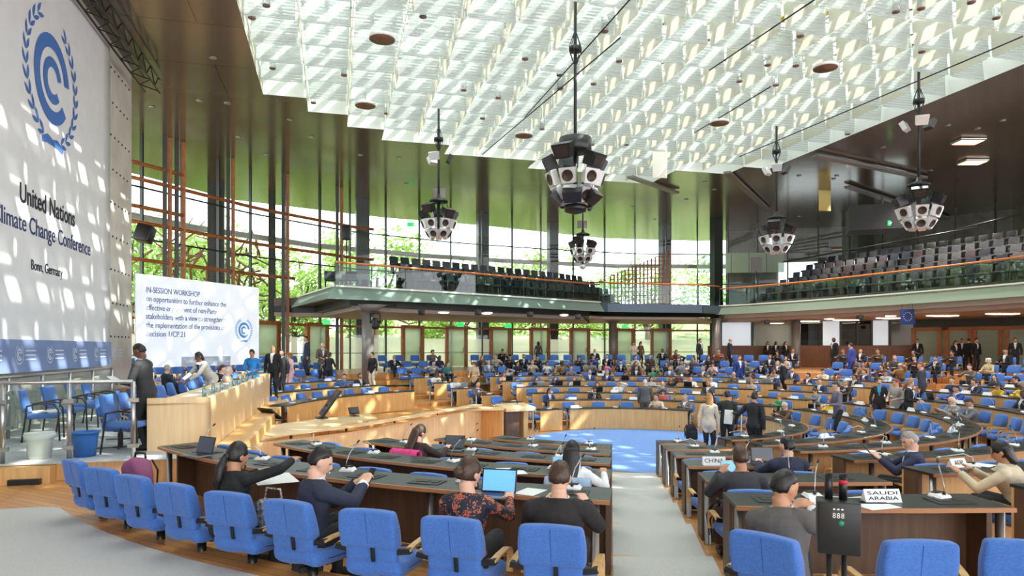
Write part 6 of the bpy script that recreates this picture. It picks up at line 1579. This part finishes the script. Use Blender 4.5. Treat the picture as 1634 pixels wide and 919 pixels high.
# black access device in the foreground
d = 3.0; p0 = atd(1337, 835, d); gz = .92
t = thing('badge_device', 'black box device with digital display on a stand in the right foreground', 'device', (p0.x, p0.y, gz), -.35)
zb = EYE + (HY - 880) * d / F - gz; zt = EYE + (HY - 797) * d / F - gz; h = zt - zb
mb = MB(); mb.rbox((0, 0, (zb + zt) / 2), (.17, .12, h), .008, 0, None, None); mb.build('housing', BLACK, t)
for x in (-.035, .022):
    mb = MB(); mb.lathe([(.017, 0), (.017, .115)], 14, 0, (x, .02, zt - .005)); c = mb.build('cylinder_light', BLACK, t)
mb = MB(); mb.lathe([(.0185, 0), (.0185, .018)], 14, 0, (.022, .02, zt + .066)); mb.build('red_band', mat('red_band', (190, 24, 50), .5), t)
mb = MB(); mb.box((-.005, -.061, zt - .055), (.052, .004, .03)); dsp = mb.build('display', mat('display_grey', (60, 62, 58), .3), t); dsp['label'] = 'small digital display'
for q in range(3):
    M = frame_on((-.026 + q * .0165, -.0632, zt - .067), (1, 0, 0), (0, 0, 1)); text('8', .012, M, WHITE, t, 'digit', .022, .0003)
mb = MB()
for q in range(3): mb.box((-.02 + q * .016, -.061, zt - .03), (.009, .003, .006))
mb.build('indicator_lamps', WHITE, t); mb = MB(); mb.lathe([(.011, 0), (.011, .004)], 14, 0, (0, 0, 0), Matrix.Translation((0.008, -.060, zt - .088)) @ Matrix.Rotation(pi / 2, 4, 'X')); mb.build('green_button', mat('green_button', (20, 150, 120), .4), t)
for x in (-.035, .025): mb = MB(); mb.tube([(x, .0, 0.02), (x, 0, zb)], .012, 8); mb.build('stand_post', DARK, t)
mb = MB(); mb.rbox((0, 0, .012), (.32, .3, .024), .01); mb.build('base_plate', BLACK, t)
SKY, SUN, EXPO = 2.3, 7.0, 1.22
SUNDIR = W(0.44, -0.64, -0.70)
# ---------------------------------------------------------------- camera, light, view
cam = bpy.data.cameras.new('camera'); co = bpy.data.objects.new('camera', cam); COL.objects.link(co)
co.location = (0, 0, EYE); co.rotation_euler = (pi / 2, 0, 0); cam.sensor_width = 36; cam.lens = F / 1634 * 36
cam.shift_y = (HY - 459.5) / 1634; cam.clip_end = 500; cam.clip_start = .05
SC.camera = co
w = bpy.data.worlds.new('sky'); SC.world = w; w.use_nodes = True; nt = w.node_tree; bg = nt.nodes['Background']
bg.inputs['Color'].default_value = (0.90, 0.95, 1.0, 1); bg.inputs['Strength'].default_value = SKY
def portal(name, loc, rot, sx, sy):
    l = bpy.data.lights.new(name, 'AREA'); l.shape = 'RECTANGLE'; l.size = sx; l.size_y = sy; l.cycles.is_portal = True
    o = bpy.data.objects.new(name, l); COL.objects.link(o); o.location = loc; o.rotation_euler = rot; return o
portal('skylight_portal', W(18.5, 9.5, ZC + 2.3), (0, 0, HALL), 26, 34)
# lamps of the ceiling downlights over the right gallery and the back rows
for k, (x, y) in enumerate(((19.5, 40), (21, 35), (22.5, 30), (24, 25), (24.5, 38), (27, 32), (12, 40), (16, 34), (15, 26), (28, 40))):
    l = bpy.data.lights.new('downlight_lamp', 'SPOT'); l.energy = 900; l.spot_size = radians(110); l.spot_blend = .6; l.shadow_soft_size = .12; l.color = (1, .93, .84)
    o = bpy.data.objects.new('downlight_lamp', l); COL.objects.link(o); o.location = (x, y, ZC - .06)
sun = bpy.data.lights.new('sun', 'SUN'); so = bpy.data.objects.new('sun', sun); COL.objects.link(so)
sun.energy = SUN; sun.angle = radians(.6); sun.color = (1, .95, .86)
so.rotation_euler = Vector(SUNDIR).to_track_quat('-Z', 'Y').to_euler()
SC.view_settings.view_transform = 'Standard'; SC.view_settings.look = 'None'; SC.view_settings.gamma = 1; SC.view_settings.exposure = EXPO
SC.view_settings.use_curve_mapping = False
SC.cycles.max_bounces = 8; SC.cycles.diffuse_bounces = 4; SC.cycles.glossy_bounces = 3; SC.cycles.transparent_max_bounces = 24; SC.cycles.transmission_bounces = 4
SC.cycles.caustics_reflective = False; SC.cycles.caustics_refractive = False; SC.cycles.sample_clamp_indirect = 6
SC.cycles.use_denoising = True
